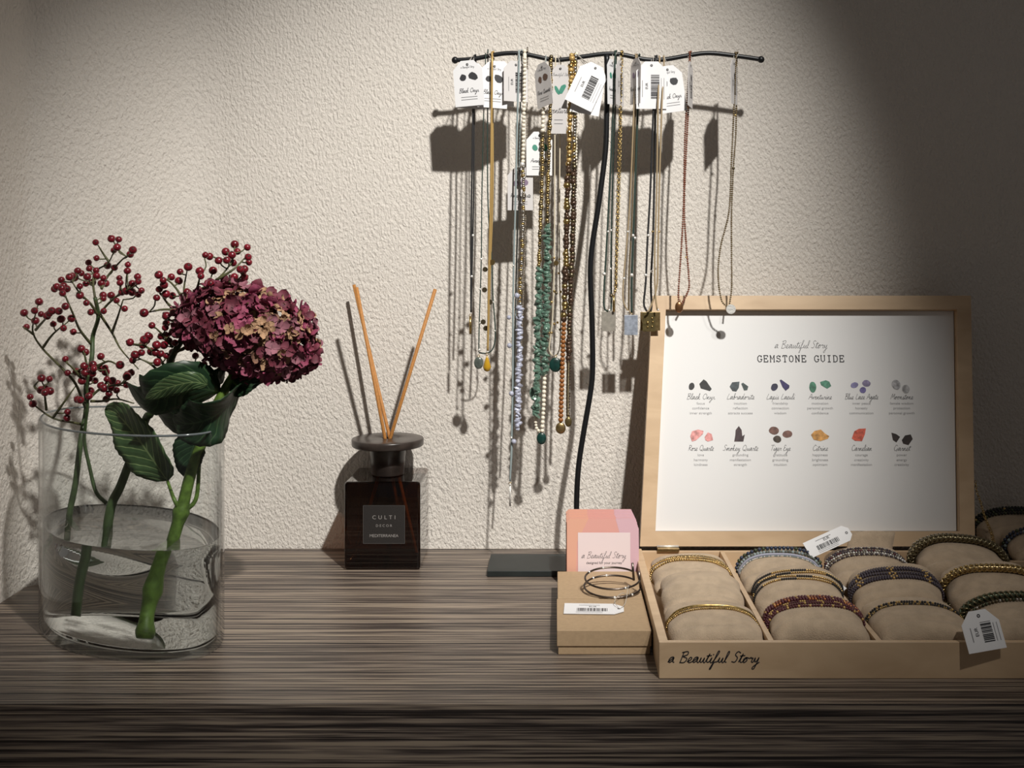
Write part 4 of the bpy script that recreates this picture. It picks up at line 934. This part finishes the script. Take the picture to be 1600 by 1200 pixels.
mb = MB(); lbox(mb, bw+.0003, LWD-bw-.0008, bw+.0003, LH-bw-.0003, .0100, .0108); sheet = mb.build('guide_sheet', M['sheet'], lid, smooth=False)
sheet['label'] = 'white printed gemstone guide sheet'
P0 = lp(0, 0, .0097)
def cp(px, py): 
    q = ray_plane(px, py, P0, LN); d = q - P0
    v = d.dot(LW - LU*LW.dot(LU))/(1-LW.dot(LU)**2); return (d.dot(LU) - LW.dot(LU)*v, v)
LWo = (LW - LU*LW.dot(LU)).normalized()
CF = (P0, LU, LWo, LN)
def cq(px, py):
    q = ray_plane(px, py, P0, LN) - P0; return (q.dot(LU), q.dot(LWo))
def zq(x, y): return (1040 + x/3.636, 500 + y/3.636)
mb = MB()
u, v = cq(*zq(768, 160)); w = cq(*zq(915, 160))[0] - cq(*zq(625, 160))[0]
script(mb, 'a Beautiful Story', CF, u, v, .0042, .00035, sx=w/(14.55*.0042), slant=.3)
u, v = cq(*zq(771, 238)); pt = (cq(*zq(1018, 238))[0] - cq(*zq(524, 238))[0])/13.75
typed(mb, 'GEMSTONE GUIDE', CF, u + pt*.05, v, .0074, pt, .00105)
XS = [200, 425, 652, 878, 1113, 1342]
TOPN = ['Black Onyx', 'Labradorite', 'Lapis Lazuli', 'Aventurine', 'Blue Lace Agate', 'Moonstone']; BOTN = ['Rose Quartz', 'Smokey Quartz', 'Tiger Eye', 'Citrine', 'Carnelian', 'Garnet']
W1 = [162, 158, 162, 132, 190, 128]; W2 = [145, 200, 115, 88, 116, 94]
S1 = [('focus','confidence','inner strength'),('intuition','reflection','attracts success'),('friendship','connection','wisdom'),('motivation','personal growth','confidence'),('inner peace','honesty','communication'),('female wisdom','protection','personal growth')]
S2 = [('love','harmony','kindness'),('grounding','manifestation','strength'),('gratitude','grounding','intuition'),('happiness','brightness','optimism'),('courage','creativity','manifestation'),('power','energy','creativity')]
mt = MB()
for row, (names, ws, subs, yn, ys) in enumerate(((TOPN, W1, S1, 450, (480, 507, 535)), (BOTN, W2, S2, 742, (773, 801, 828)))):
    for i, n_ in enumerate(names):
        u, v = cq(*zq(XS[i], yn)); w = cq(*zq(XS[i]+ws[i], yn))[0] - u
        ad = sum(CP[c][1] if c in CP else GL[c][1] if c in GL else .75 for c in n_)
        script(mb, n_, CF, u, v, .0031, .00034, sx=w/(ad*.0031), slant=.3)
        for k in range(3):
            u, v = cq(*zq(XS[i], ys[k])); put_text(mt, subs[i][k] if row == 0 else subs[i][k], .0040, CF, u, v, 0, 1.0, 1.12)
mb.build('lettering', M['ink'], sheet, smooth=False)
mt.build('small_print', mat('light_grey_ink', (0.33, 0.33, 0.34), .5), sheet, smooth=False)
gem = [((0.018,0.018,0.02), [(148,377,16,21,.3)]), ((0.018,0.018,0.02), [[(192,362),(216,337),(232,348),(262,392),(252,403),(200,388)]]),
    ((0.05,0.065,0.075), [[(364,378),(378,354),(420,350),(416,385),(402,406),(380,403)]]), ((0.04,0.06,0.06), [[(430,362),(440,356),(470,378),(464,398),(446,400)]]),
    ((0.02,0.02,0.05), [(618,381,19,22,.6)]), ((0.03,0.022,0.10), [[(648,342),(656,338),(704,372),(702,386),(682,402),(664,380)]]),
    ((0.06,0.20,0.13), [(836,381,20,31,-.1)]), ((0.07,0.22,0.15), [[(878,352),(910,342),(930,350),(941,375),(918,390),(884,370)]]),
    ((0.17,0.16,0.30), [(1073,370,23,16,-.2)]), ((0.22,0.19,0.32), [(1141,360,24,19,.2)]), ((0.13,0.11,0.28), [(1121,398,18,18,.3)]),
    ((0.38,0.38,0.40), [(1310,367,24,30,-.4)]), ((0.34,0.34,0.35), [(1365,392,22,25,-.4)]),
    ((0.62,0.28,0.27), [[(140,660),(150,632),(185,622),(216,630),(212,648),(172,684),(150,690)]]), ((0.60,0.26,0.25), [[(222,664),(240,638),(262,648),(270,682),(240,690),(226,682)]]),
    ((0.05,0.03,0.035), [[(390,690),(396,655),(398,625),(416,602),(432,625),(436,660),(450,650),(442,690)]]),
    ((0.14,0.07,0.055), [(616,628,29,23,.1)]), ((0.16,0.08,0.065), [(692,648,28,21,-.1)]), ((0.05,0.035,0.025), [(635,677,24,20,.3)]),
    ((0.55,0.28,0.08), [[(826,652),(846,630),(882,622),(906,645),(930,660),(922,674),(880,688),(842,680)]]), ((0.55,0.10,0.06), [[(1058,672),(1072,632),(1098,618),(1138,616),(1132,650),(1116,688),(1076,686)]]),
    ((0.03,0.02,0.018), [[(1283,640),(1310,648),(1332,664),(1312,695),(1292,682)]]), ((0.03,0.02,0.018), [[(1342,682),(1360,656),(1392,650),(1404,676),(1380,710),(1350,702)]])]
for gi, (c_, shp) in enumerate(gem):
    mb = MB()
    for s_ in shp:
        if isinstance(s_, tuple):
            rn = random.Random(gi); pp = [(s_[0] + (s_[2]*math.cos(a)*math.cos(s_[4]) - s_[3]*math.sin(a)*math.sin(s_[4]))*rn.uniform(.93, 1.05), s_[1] + (s_[2]*math.cos(a)*math.sin(s_[4]) + s_[3]*math.sin(a)*math.cos(s_[4]))*rn.uniform(.93, 1.05)) for a in [k*math.pi/7 for k in range(14)]]
        else: pp = s_
        mb.poly([CF[0] + LN*.0001 + LU*q[0] + LWo*q[1] for q in (cq(*zq(*z)) for z in pp)])
    mb.build('gemstone_picture', mat('printed_gemstone_colour', c_, .55, var=.45, vscale=220), sheet, smooth=False)
for x in (0.112, 0.436):
    mb = MB(); mb.box((x, TY1-.0075, TZ-.0029), (x+.024, TY1-.0008, TZ+.0006)); mb.build('hinge', M['brass'], tray, bevel=.0003)
    mb = MB(); mb.tube([V((x, TY1, TZ+.0012)), V((x+.024, TY1, TZ+.0012))], .0013, 8); mb.build('hinge_pin', M['silver'], tray)

# ---------------------------------------------------------------- pillows
class Pil: pass
def pillow(label, cx, cy, cz, hw, hd, hh, yaw=0, tilt=8, seed=0, e=2.7, roll=0, group='beige pillows in the jewellery box'):
    p = Pil(); rnd = random.Random(seed)
    p.Rm = Matrix.Rotation(R(yaw), 3, 'Z') @ Matrix.Rotation(R(roll), 3, 'Y') @ Matrix.Rotation(R(tilt), 3, 'X'); p.c = V((cx, cy, cz)); p.hw, p.hd, p.hh, p.e = hw, hd, hh, e
    def pt(v, t, off=0.0):
        f_ = max(0.0, 1-abs(v)**5)**0.36
        c, s = math.cos(t), math.sin(t)
        x = (hw*(0.86+0.14*f_)+off)*math.copysign(abs(c)**(2/e), c)
        z = (hh*f_ + off)*math.copysign(abs(s)**(2/1.9), s)*(1 if s > 0 else .85)
        z += (0.03*hh*math.sin(4*v+seed)*math.cos(3*c+seed) + 0.02*hh*math.sin(13*v+3*c+seed*2) + 0.045*hh*math.sin(14*c+5*v+seed)*c**4)*f_ if s > 0 else 0
        x += 0.0008*math.sin(7*v+seed+t)
        if s > 0: z -= hh*(0.13*math.exp(-((v+0.56+0.05*math.sin(3*c+seed))/0.07)**2) + 0.07*math.exp(-((v-0.62-0.05*math.sin(4*c+seed))/0.06)**2))*f_
        return p.Rm @ V((x, v*hd, z)) + p.c
    p.pt = pt; mb = MB(); nv, nt_ = 30, 56; rings = []
    for i in range(nv+1):
        v = -math.cos(math.pi*i/nv); rings.append([pt(v*0.999, 2*math.pi*k/nt_) for k in range(nt_)])
    loft(mb, rings, 0, True, True)
    mn = min(q.z for q in mb.v)
    o = mb.build('pillow', M['pillow'], origin=p.c)
    tag(o, label, 'pillow', group); p.o = o
    return p
def ring(p, v, off, n=72, skew=0.0, wave=0.0):
    out = []
    for k in range(n):
        t = 2*math.pi*k/n; vv = max(-.92, min(.92, v + skew*math.cos(t) + wave*math.sin(3*t)))
        out.append(p.pt(vv, t, off))
    return out
def bracelet(label, p, rows, name='bracelet', cat='bracelet'):
    """rows: (v, kind, args)"""
    pts0 = ring(p, rows[0][0], .002); root = thing(name, pts0[18], label, cat, 'bracelets on the pillows')
    for v, kind, a in rows:
        r = a.get('r', .0012); ms = a.get('m', 'antg'); ms = [NM[q] if q in NM else M[q] for q in (ms if isinstance(ms, (list, tuple)) else [ms])]
        c = catmull(ring(p, v, r*1.02, 48, a.get('skew', 0), a.get('wave', 0)), 3, True); mb = MB()
        if kind == 'beads':
            pat = a.get('pat'); rn = random.Random(a.get('seed', 1)); seq = [rn.randrange(len(ms)) for _ in range(500)]
            cc = resample(c, 2*r*.95, True); fr = frames(cc, True)
            for i, q in enumerate(cc): mb.ball(q, r, (pat[i % len(pat)] if pat else seq[i % 500]), (6, 4))
            nm = 'bead_strand'
        elif kind == 'cord': mb.tube(resample(c, .002, True), r, 6, closed=True); nm = 'cord'
        elif kind == 'rope': twist(mb, c, r, 6, a.get('turns', 60)*.9, tuple(range(len(ms))), 5, True, r*.25, True); mb.tube(resample(c, .003, True), r*.66, 10, 0, closed=True); nm = 'twisted_rope'
        elif kind == 'chain': links(mb, c, r); nm = 'chain'
        mb.build(nm, ms, root)
    return root
CX = [0.1385, 0.2288, 0.3192, 0.4130]
P = {}
P[11] = pillow('beige pillow under gold bead strands, back left corner of the jewellery box', CX[0]+0, -0.204, 0.0245, 0.0395, 0.0370, 0.016, -1, 8, 1, roll=0)
P[12] = pillow('bare beige pillow without any bracelet, middle of the left column of the jewellery box', CX[0]+0.001, -0.284, 0.027, 0.0385, 0.0370, 0.0175, -3, 9, 2, roll=0)
P[13] = pillow('beige pillow under two thin gold chains, front left corner of the jewellery box', CX[0]+0.001, -0.36, 0.024, 0.0405, 0.0370, 0.017, 0, 5, 3, roll=0)
P[21] = pillow('beige pillow under dark blue and lavender bracelets, back of the second column', CX[1]+0, -0.206, 0.029, 0.04, 0.0370, 0.018, -7, 9, 4, roll=-3)
P[22] = pillow('beige pillow under black and gold cord bracelets, middle of the second column', CX[1]+0.002, -0.284, 0.03, 0.041, 0.0370, 0.0195, -8, 10, 5, roll=-4)
P[23] = pillow('beige pillow under maroon and copper beadwork, front of the second column', CX[1]+0.001, -0.359, 0.027, 0.0415, 0.0370, 0.019, -3, 5, 6, roll=-1)
P[31] = pillow('beige pillow under rows of steel beads, back of the third column', CX[2]+0, -0.206, 0.03, 0.04, 0.0370, 0.018, -4, 10, 7, roll=-2)
P[32] = pillow('beige pillow under plum and gold beaded bands, middle of the third column', CX[2]+0.004, -0.284, 0.032, 0.041, 0.0370, 0.0195, -10, 10, 8, roll=-6)
P[33] = pillow('beige pillow under a thin black and gold strand, front of the third column', CX[2]+0.001, -0.359, 0.0255, 0.0425, 0.0370, 0.0185, 0, 5, 9, roll=0)
P[41] = pillow('beige pillow under an olive metallic rope bracelet, back of the right column', CX[3]+0.001, -0.204, 0.035, 0.044, 0.0370, 0.023, -6, 10, 10, roll=2)
P[42] = pillow('beige pillow under a pale gold rope bracelet, middle of the right column', CX[3]+0.004, -0.284, 0.033, 0.045, 0.0370, 0.021, -8, 10, 11, roll=-3)
P[43] = pillow('beige pillow behind the big price tag, front of the right column', CX[3]+0.001, -0.359, 0.027, 0.0465, 0.0370, 0.019, 0, 6, 12, roll=0)

bracelet('bright gold bead bracelet of crossing strands on the back left pillow', P[11], [(.30, 'beads', dict(m=['gold','antg'], r=.0011)), (.12, 'beads', dict(m=['gold','antg'], r=.0013, skew=.10)), (.2, 'beads', dict(m='gold', r=.0010, skew=-.12)), (.42, 'chain', dict(m='antg', r=.0009, skew=.1))])
bracelet('pair of thin gold chains on the front left pillow', P[13], [(.30, 'cord', dict(m='antg', r=.0009)), (.10, 'beads', dict(m=['antg','gold'], r=.0010)), (.22, 'beads', dict(m='antg', r=.0008))])
bracelet('dark blue bead bracelet at the back of the second column', P[21], [(.45, 'beads', dict(m=['navy','navy','grr'], r=.0022))])
bracelet('grey-blue bead bracelet in front of the dark blue one', P[21], [(.26, 'beads', dict(m=['greyc','labr'], r=.0017))])
bracelet('smooth lavender cord bracelet with small white beads', P[21], [(.08, 'cord', dict(m='lavc', r=.0015)), (.00, 'beads', dict(m=['greyc','silver'], r=.0008))])
GB = lambda v, sk, ph: (v, 'beads', dict(m=['gold','blackc'], r=.0011, skew=sk, pat=([1]*ph + [0]*16 + [1]*7 + [0]*9 + [1]*12)))
bracelet('wrap bracelet of black cords with gold tubes, middle pillow of the second column', P[22], [GB(.34, .0, 5), GB(.22, .05, 12), GB(.06, -.04, 2), GB(-.12, .06, 9)])
fl = [0,0,0,0,1,0,0,1,1,1,0,0]
bracelet('woven maroon beadwork band with copper flowers on the front pillow of the second column', P[23], [(.46-.062*k, 'beads', dict(m=['mar','cu','goldt'], r=.00140, pat=(fl if k % 2 else [0,2,0,0,0,1,0,0,0,2,0,0]))) for k in range(4)])
bracelet('maroon and gold striped bead strands in front of the maroon woven band', P[23], [(.18, 'beads', dict(m=['goldt','mar'], r=.0010, pat=[0]*3+[1]*5)), (.08, 'beads', dict(m=['mar','goldt'], r=.0012, pat=[0]*6+[1])), (-.04, 'beads', dict(m=['mar','goldt'], r=.0013, pat=[0]*3+[1]))])
bracelet('rows of small steel and dark beads on the back pillow of the third column', P[31], [(.42, 'beads', dict(m=['plum','steel'], r=.0014, pat=[0,0,1])), (.28, 'beads', dict(m=['plum','steel','mar'], r=.0014)), (.14, 'beads', dict(m=['steel','silver'], r=.0014)), (.02, 'beads', dict(m=['steel','plum'], r=.0013, pat=[0,1]))])
for v0, lb in ((.36, 'rearmost dark plum beaded band on the middle pillow of the third column'), (.12, 'narrow central plum and gold beaded band on the middle pillow of the third column'), (-.10, 'frontmost dark plum beaded band on the middle pillow of the third column')):
    bracelet(lb, P[32], [(v0-.058*k, 'beads', dict(m=['plum','goldt'], r=.00132, pat=([0]*7+[1,0,1]+[0]*3 if k % 2 else [0]*8+[1]+[0]*4))) for k in range(3 if v0 != .12 else 2)])
bracelet('thin black strand with gold beads on the front pillow of the third column', P[33], [(.25, 'beads', dict(m=['blackc','blackc','goldt'], r=.0012, skew=-.1)), (.15, 'beads', dict(m=['blackc','antg'], r=.0009, skew=-.1))])
bracelet('thick olive metallic rope bracelet on the back pillow of the right column', P[41], [(.25, 'rope', dict(m=['olr','dkgold'], r=.0042, k=6, turns=50)), (.48, 'rope', dict(m=['olr','steel'], r=.0026, k=4, skew=-.1))])
bracelet('thick pale gold rope bracelet on the middle pillow of the right column', P[42], [(.08, 'rope', dict(m=['goldr','antg'], r=.0040, k=6, turns=50))])
bracelet('dark green and olive rope bracelet at the front of the right column', P[43], [(.40, 'rope', dict(m=['grr','olr'], r=.0036, k=6, turns=50)), (.22, 'beads', dict(m=['dkgold','steel','grr'], r=.0016))])
# loose rope bracelet draped across the front of columns three and four
lr = thing('bracelet', at(1460, 950, -.33), 'loose olive rope bracelet drooping across the front pillows to the large price tag', 'bracelet', 'bracelets on the pillows')
mb = MB(); twist(mb, catmull([at(1404, 945, -.315), at(1430, 941, -.300), at(1470, 943, -.296), at(1510, 955, -.305), at(1545, 966, -.325), at(1565, 972, -.345)], 8), .0030, 6, 60, (0, 1), 4, False, .0007, True); mb.build('twisted_rope', [NM['olr'], NM['dkgold']], lr)
mb = MB(); twist(mb, catmull([at(1404, 945, -.315), at(1420, 953, -.330), at(1450, 955, -.335), at(1475, 962, -.338), at(1510, 968, -.342), at(1545, 974, -.350)], 8), .0030, 6, 60, (0, 1), 4, False, .0007, True); mb.build('twisted_rope', [NM['olr'], NM['steel']], lr)

def plane_axes(px_dir, py_up, nrm):
    """card axes from a normal and an in-plane turn in degrees"""
    Nn = V(nrm).normalized(); U = V((0, 0, 1)).cross(Nn).normalized()   # horizontal axis, to the right when facing the card
    W = Nn.cross(U).normalized(); a = R(px_dir)
    return (U*math.cos(a) + W*math.sin(a), -U*math.sin(a) + W*math.cos(a))
def loose_tag(label, px, py, Y, w, h, turn, nrm, seed, m=None, strto=None):
    root = thing('price_tag', at(px, py, Y), label, 'price tag', 'paper price tags on the bracelets')
    hang_tag(root, px, py, Y, w, h, kind='barcode', seed=seed, normal=plane_axes(turn, 0, nrm), m=m, name='card', strto=strto)
    return root
loose_tag('white price tag sticking up between the second and third columns of the jewellery box', 1295, 845, -.190, .0175, .0520, -66, (0, -.8, .6), 101)
loose_tag('tiny white price tag on the divider beside the black and gold bracelet', 1306, 914, -.248, .0100, .0190, 40, (0, -.55, .85), 102)
loose_tag('large white price tag hanging over the front edge of the jewellery box', 1535, 985, -.4135, .0330, .0325, 8, (.05, -.93, .36), 103)
c_ = thing('fabric_tab', at(1360, 843, -.150), 'pale fabric tab standing up behind the steel bead bracelet', 'fabric tab')
mb = MB(); Q = []
for i in range(7):
    for k in range(5):
        u = i/6; w = k/4; Q.append(at(1322 + 70*u + 6*w, 866 - 34*w - 2*math.sin(3*u), -.142 + .012*w + .0015*math.sin(6*u)))
mb.add(Q, [(i*5+k, (i+1)*5+k, (i+1)*5+k+1, i*5+k+1) for i in range(6) for k in range(4)])
o = mb.build('cloth', M['pillow'], c_); so = o.modifiers.new('thick', 'SOLIDIFY'); so.thickness = .003; so.offset = 0

# ---------------------------------------------------------------- second box at the far right, behind the lid
T2 = (0.4780, 0.80, -0.150, -0.020)
tr2 = thing('presentation_box', ((T2[0]+T2[1])/2, -.085, 0), 'second pale wooden jewellery box, far right behind the lid, partly out of view', 'jewellery box')
mb = MB(); mb.box((T2[0], T2[2], .0004), (T2[1], T2[3], .004)); mb.build('bottom_board', M['wood'], tr2, smooth=False)
for nm, lo, hi in (('front_side', (T2[0], T2[2], .0002), (T2[1], T2[2]+.005, .026)), ('back_side', (T2[0], T2[3]-.005, .0002), (T2[1], T2[3], .026)), ('left_side', (T2[0], T2[2]+.005, .0002), (T2[0]+.0070, T2[3]-.005, .026))):
    mb = MB(); mb.box(lo, hi); mb.build(nm, M['wood'], tr2, bevel=.0005)
G2 = 'beige pillows in the second jewellery box'
P[51] = pillow('beige pillow under black bracelets, farthest back at the right edge', .5320, -.056, .0330, .046, .031, .0220, 0, 10, 15, group=G2)
P[52] = pillow('small beige pillow at the right edge between two bracelets', .5400, -.112, .0290, .040, .032, .0185, -4, 12, 16, group=G2)
bracelet('black beaded cuff with gold line on the farthest back pillow at the right edge', P[51], [(.55-.16*k, 'beads', dict(m=['blackc','grr','goldt'], r=.0019, pat=([0]*9+[2] if k == 1 else [0,0,1]))) for k in range(4)])
bracelet('dark blue bead bracelet at the right edge of the picture', P[52], [(.30, 'beads', dict(m=['navy','grr'], r=.0022)), (.10, 'beads', dict(m=['navy','greyc'], r=.0020))])
hc = thing('chain_necklace', at(1524, 752, -.060), 'fine gold chain hanging beside the right edge of the lid', 'necklace')
mb = MB(); links(mb, catmull([at(1524, 753, -.058), at(1526, 768, -.060), at(1532, 785, -.066), at(1540, 812, -.080), at(1549, 836, -.092), at(1553, 862, -.108), at(1556, 876, -.118)], 6), .0014); links(mb, catmull([at(1540, 810, -.076), at(1551, 834, -.084), at(1556, 860, -.100), at(1562, 872, -.112)], 6), .0010); mb.build('chain', M['gold'], hc)
mb = MB(); mb.ball(at(1555, 876, -.120), .0028, 0, (8, 6)); mb.build('white_bead', NM['cream'], hc)

# ---------------------------------------------------------------- kraft boxes, cuff bangle, cards
def kbox(label, x0, x1, y0, y1, z1, seed):
    r = thing('cardboard_box', ((x0+x1)/2, (y0+y1)/2, 0), label, 'gift box', 'kraft cardboard gift boxes')
    mb = MB(); mb.box((x0+.0012, y0+.0012, .0002), (x1-.0012, y1-.0012, z1-.0012)); mb.build('box_base', M['kraft'], r, bevel=.0004)
    mb = MB(); mb.box((x0, y0, .0078), (x1, y1, z1)); mb.build('box_lid', M['kraft'], r, bevel=.0006)
    return r
kbox('kraft cardboard gift box nearest the front, under the price tag', .0012, .0852, -.355, -.2645, .0220, 1)
kbox('kraft cardboard gift box behind the front one, just before the pink cards', .0020, .0848, -.2635, -.1735, .0223, 2)
bz = .0225
bg = thing('cuff_bangle', at(955, 915, -.225), 'dark metal open cuff bangle of two thin bars on the kraft gift boxes', 'bangle')
def arcpts(cx, cy, rx, ry, a0, a1, z0, z1, n=26): return [V((cx + rx*math.cos(R(a0+(a1-a0)*i/n)), cy + ry*math.sin(R(a0+(a1-a0)*i/n)), z0 + (z1-z0)*i/n)) for i in range(n+1)]
bgc = (at(957, 925, -.245).x, -.245)
rings_ = []
for dz, ro in ((.0092, 0.0), (.0011, .0008)):
    c = []
    for i in range(41):
        a = R(38 + 312*i/40); c.append(V((bgc[0] + (.0270+ro)*math.cos(a), bgc[1] + .0215*math.sin(a), bz + dz + .0045*(1+math.sin(a)))))
    rings_.append(c); mb = MB(); mb.tube(c, .0010, 8); mb.build('band', M['gun'], bg)
for i in (0, -1):
    a, b2 = rings_[0][i], rings_[1][i]; d = (a-b2).normalized()
    mb = MB(); mb.tube([b2 - d*.0008, a + d*.0085], .0012, 8); mb.build('end_bar', M['gun'], bg)
mb = MB()
for k, i in ((0, 9), (0, 14), (0, 33), (1, 8), (1, 12), (1, 35), (1, 30)): mb.ball(rings_[k][i], .0014, 0, (8, 6))
mb.build('tiny_crystals', M['silver'], bg)
tg = thing('price_tag', V((at(928, 955, -.298).x, -.298, bz)), 'white price tag of the cuff bangle lying on the front kraft gift box', 'price tag', 'paper price tags on the bracelets')
o = hang_tag(tg, 928, 955, -.298, .0300, .0560, kind='barcode', seed=111, normal=(V((-.04, -.999, 0)), V((.999, -.04, 0))), name='card')
dzt = bz + .0007 - at(928, 955, -.298).z
o.location.z += dzt
mb = MB(); e = V((at(968, 955, -.298).x, -.300, bz + .0006)); mb.tube(catmull([e, e + V((-.004, .012, .004)), e + V((.004, .03, .006)), rings_[1][34], rings_[0][34] + V((0, 0, .001)), e + V((.010, .035, .010)), e + V((.006, .010, .003)), e], 6), .0003, 5)
mb.build('tag_string', M['string'], tg)
CW, CH = .0760, .0870
for k in range(14):
    Y = -.1685 + .0034*k; x0 = .0120 + .0006*math.sin(k*2.3) ; z0 = .0070 if Y > -.1205 else .0004
    lean = .004
    zt = .0748 + .0006*math.sin(k*1.7)
    U = V((1, 0, 0)); W = V((0, .10, 1)).normalized(); Nn = U.cross(W)
    O = V((x0, Y, z0)); hgt = (zt - z0); c = .0055
    card = thing('card', O, 'front pink card of the upright stack, with a pale lettered label' if k == 0 else 'rearmost pink card of the upright stack behind the gift boxes' if k == 13 else 'plain pink card in the middle of the upright stack behind the gift boxes', 'card', 'pink cards standing behind the gift boxes')
    mb = MB(); mb.prism([(0, 0), (CW, 0), (CW, hgt-.0115), (CW-c, hgt), (.003, hgt), (0, hgt-.003)], (O, U, W, Nn), .0009)
    sh = mb.build('card_sheet', M['pink'], card, smooth=False)
    F1 = (O + Nn*.0001, U, W, Nn)
    def pl(pts, off=.0001): return [O + Nn*off + U*a + W*b for a, b in pts]
    mb = MB(); mb.poly(pl([(CW*.79, .045), (CW, .035), (CW, hgt-.0115), (CW-c, hgt), (CW*.68, hgt)])); mb.poly(pl([(CW*.90, 0), (CW, 0), (CW, .035), (CW*.79, .045)])); mb.build('lilac_field', M['lilac'], sh, smooth=False)
    mb = MB(); mb.poly(pl([(0, 0), (CW*.12, 0), (CW*.14, .05), (CW*.30, hgt), (.003, hgt), (0, hgt-.003)])); mb.build('peach_field', M['peach'], sh, smooth=False)
    if k == 0:
        q0 = ray_plane(903, 832, O, Nn) - O; q1 = ray_plane(985, 893, O, Nn) - O
        a0, a1 = q0.dot(U), q1.dot(U); v1 = q0.dot(W)
        mb = MB(); mb.poly(pl([(a0, .006), (a1, .006), (a1, v1), (a0, v1)], .0004)); lb = mb.build('pale_label', M['palepink'], sh, smooth=False)
        FF = (O + Nn*.0006, U, W, Nn); mb = MB(); wv = ray_plane(943, 872, O, Nn) - O
        script(mb, 'a Beautiful Story', FF, wv.dot(U), wv.dot(W), .0032, .00028, sx=(.0455)/(14.55*.0032), slant=.3)
        wv = ray_plane(944, 881, O, Nn) - O; put_text(mb, 'designed for your journey', .0036, FF, wv.dot(U), wv.dot(W), 0, 1.0, 1.0)
        mb.build('lettering', M['ink'], lb, smooth=False)
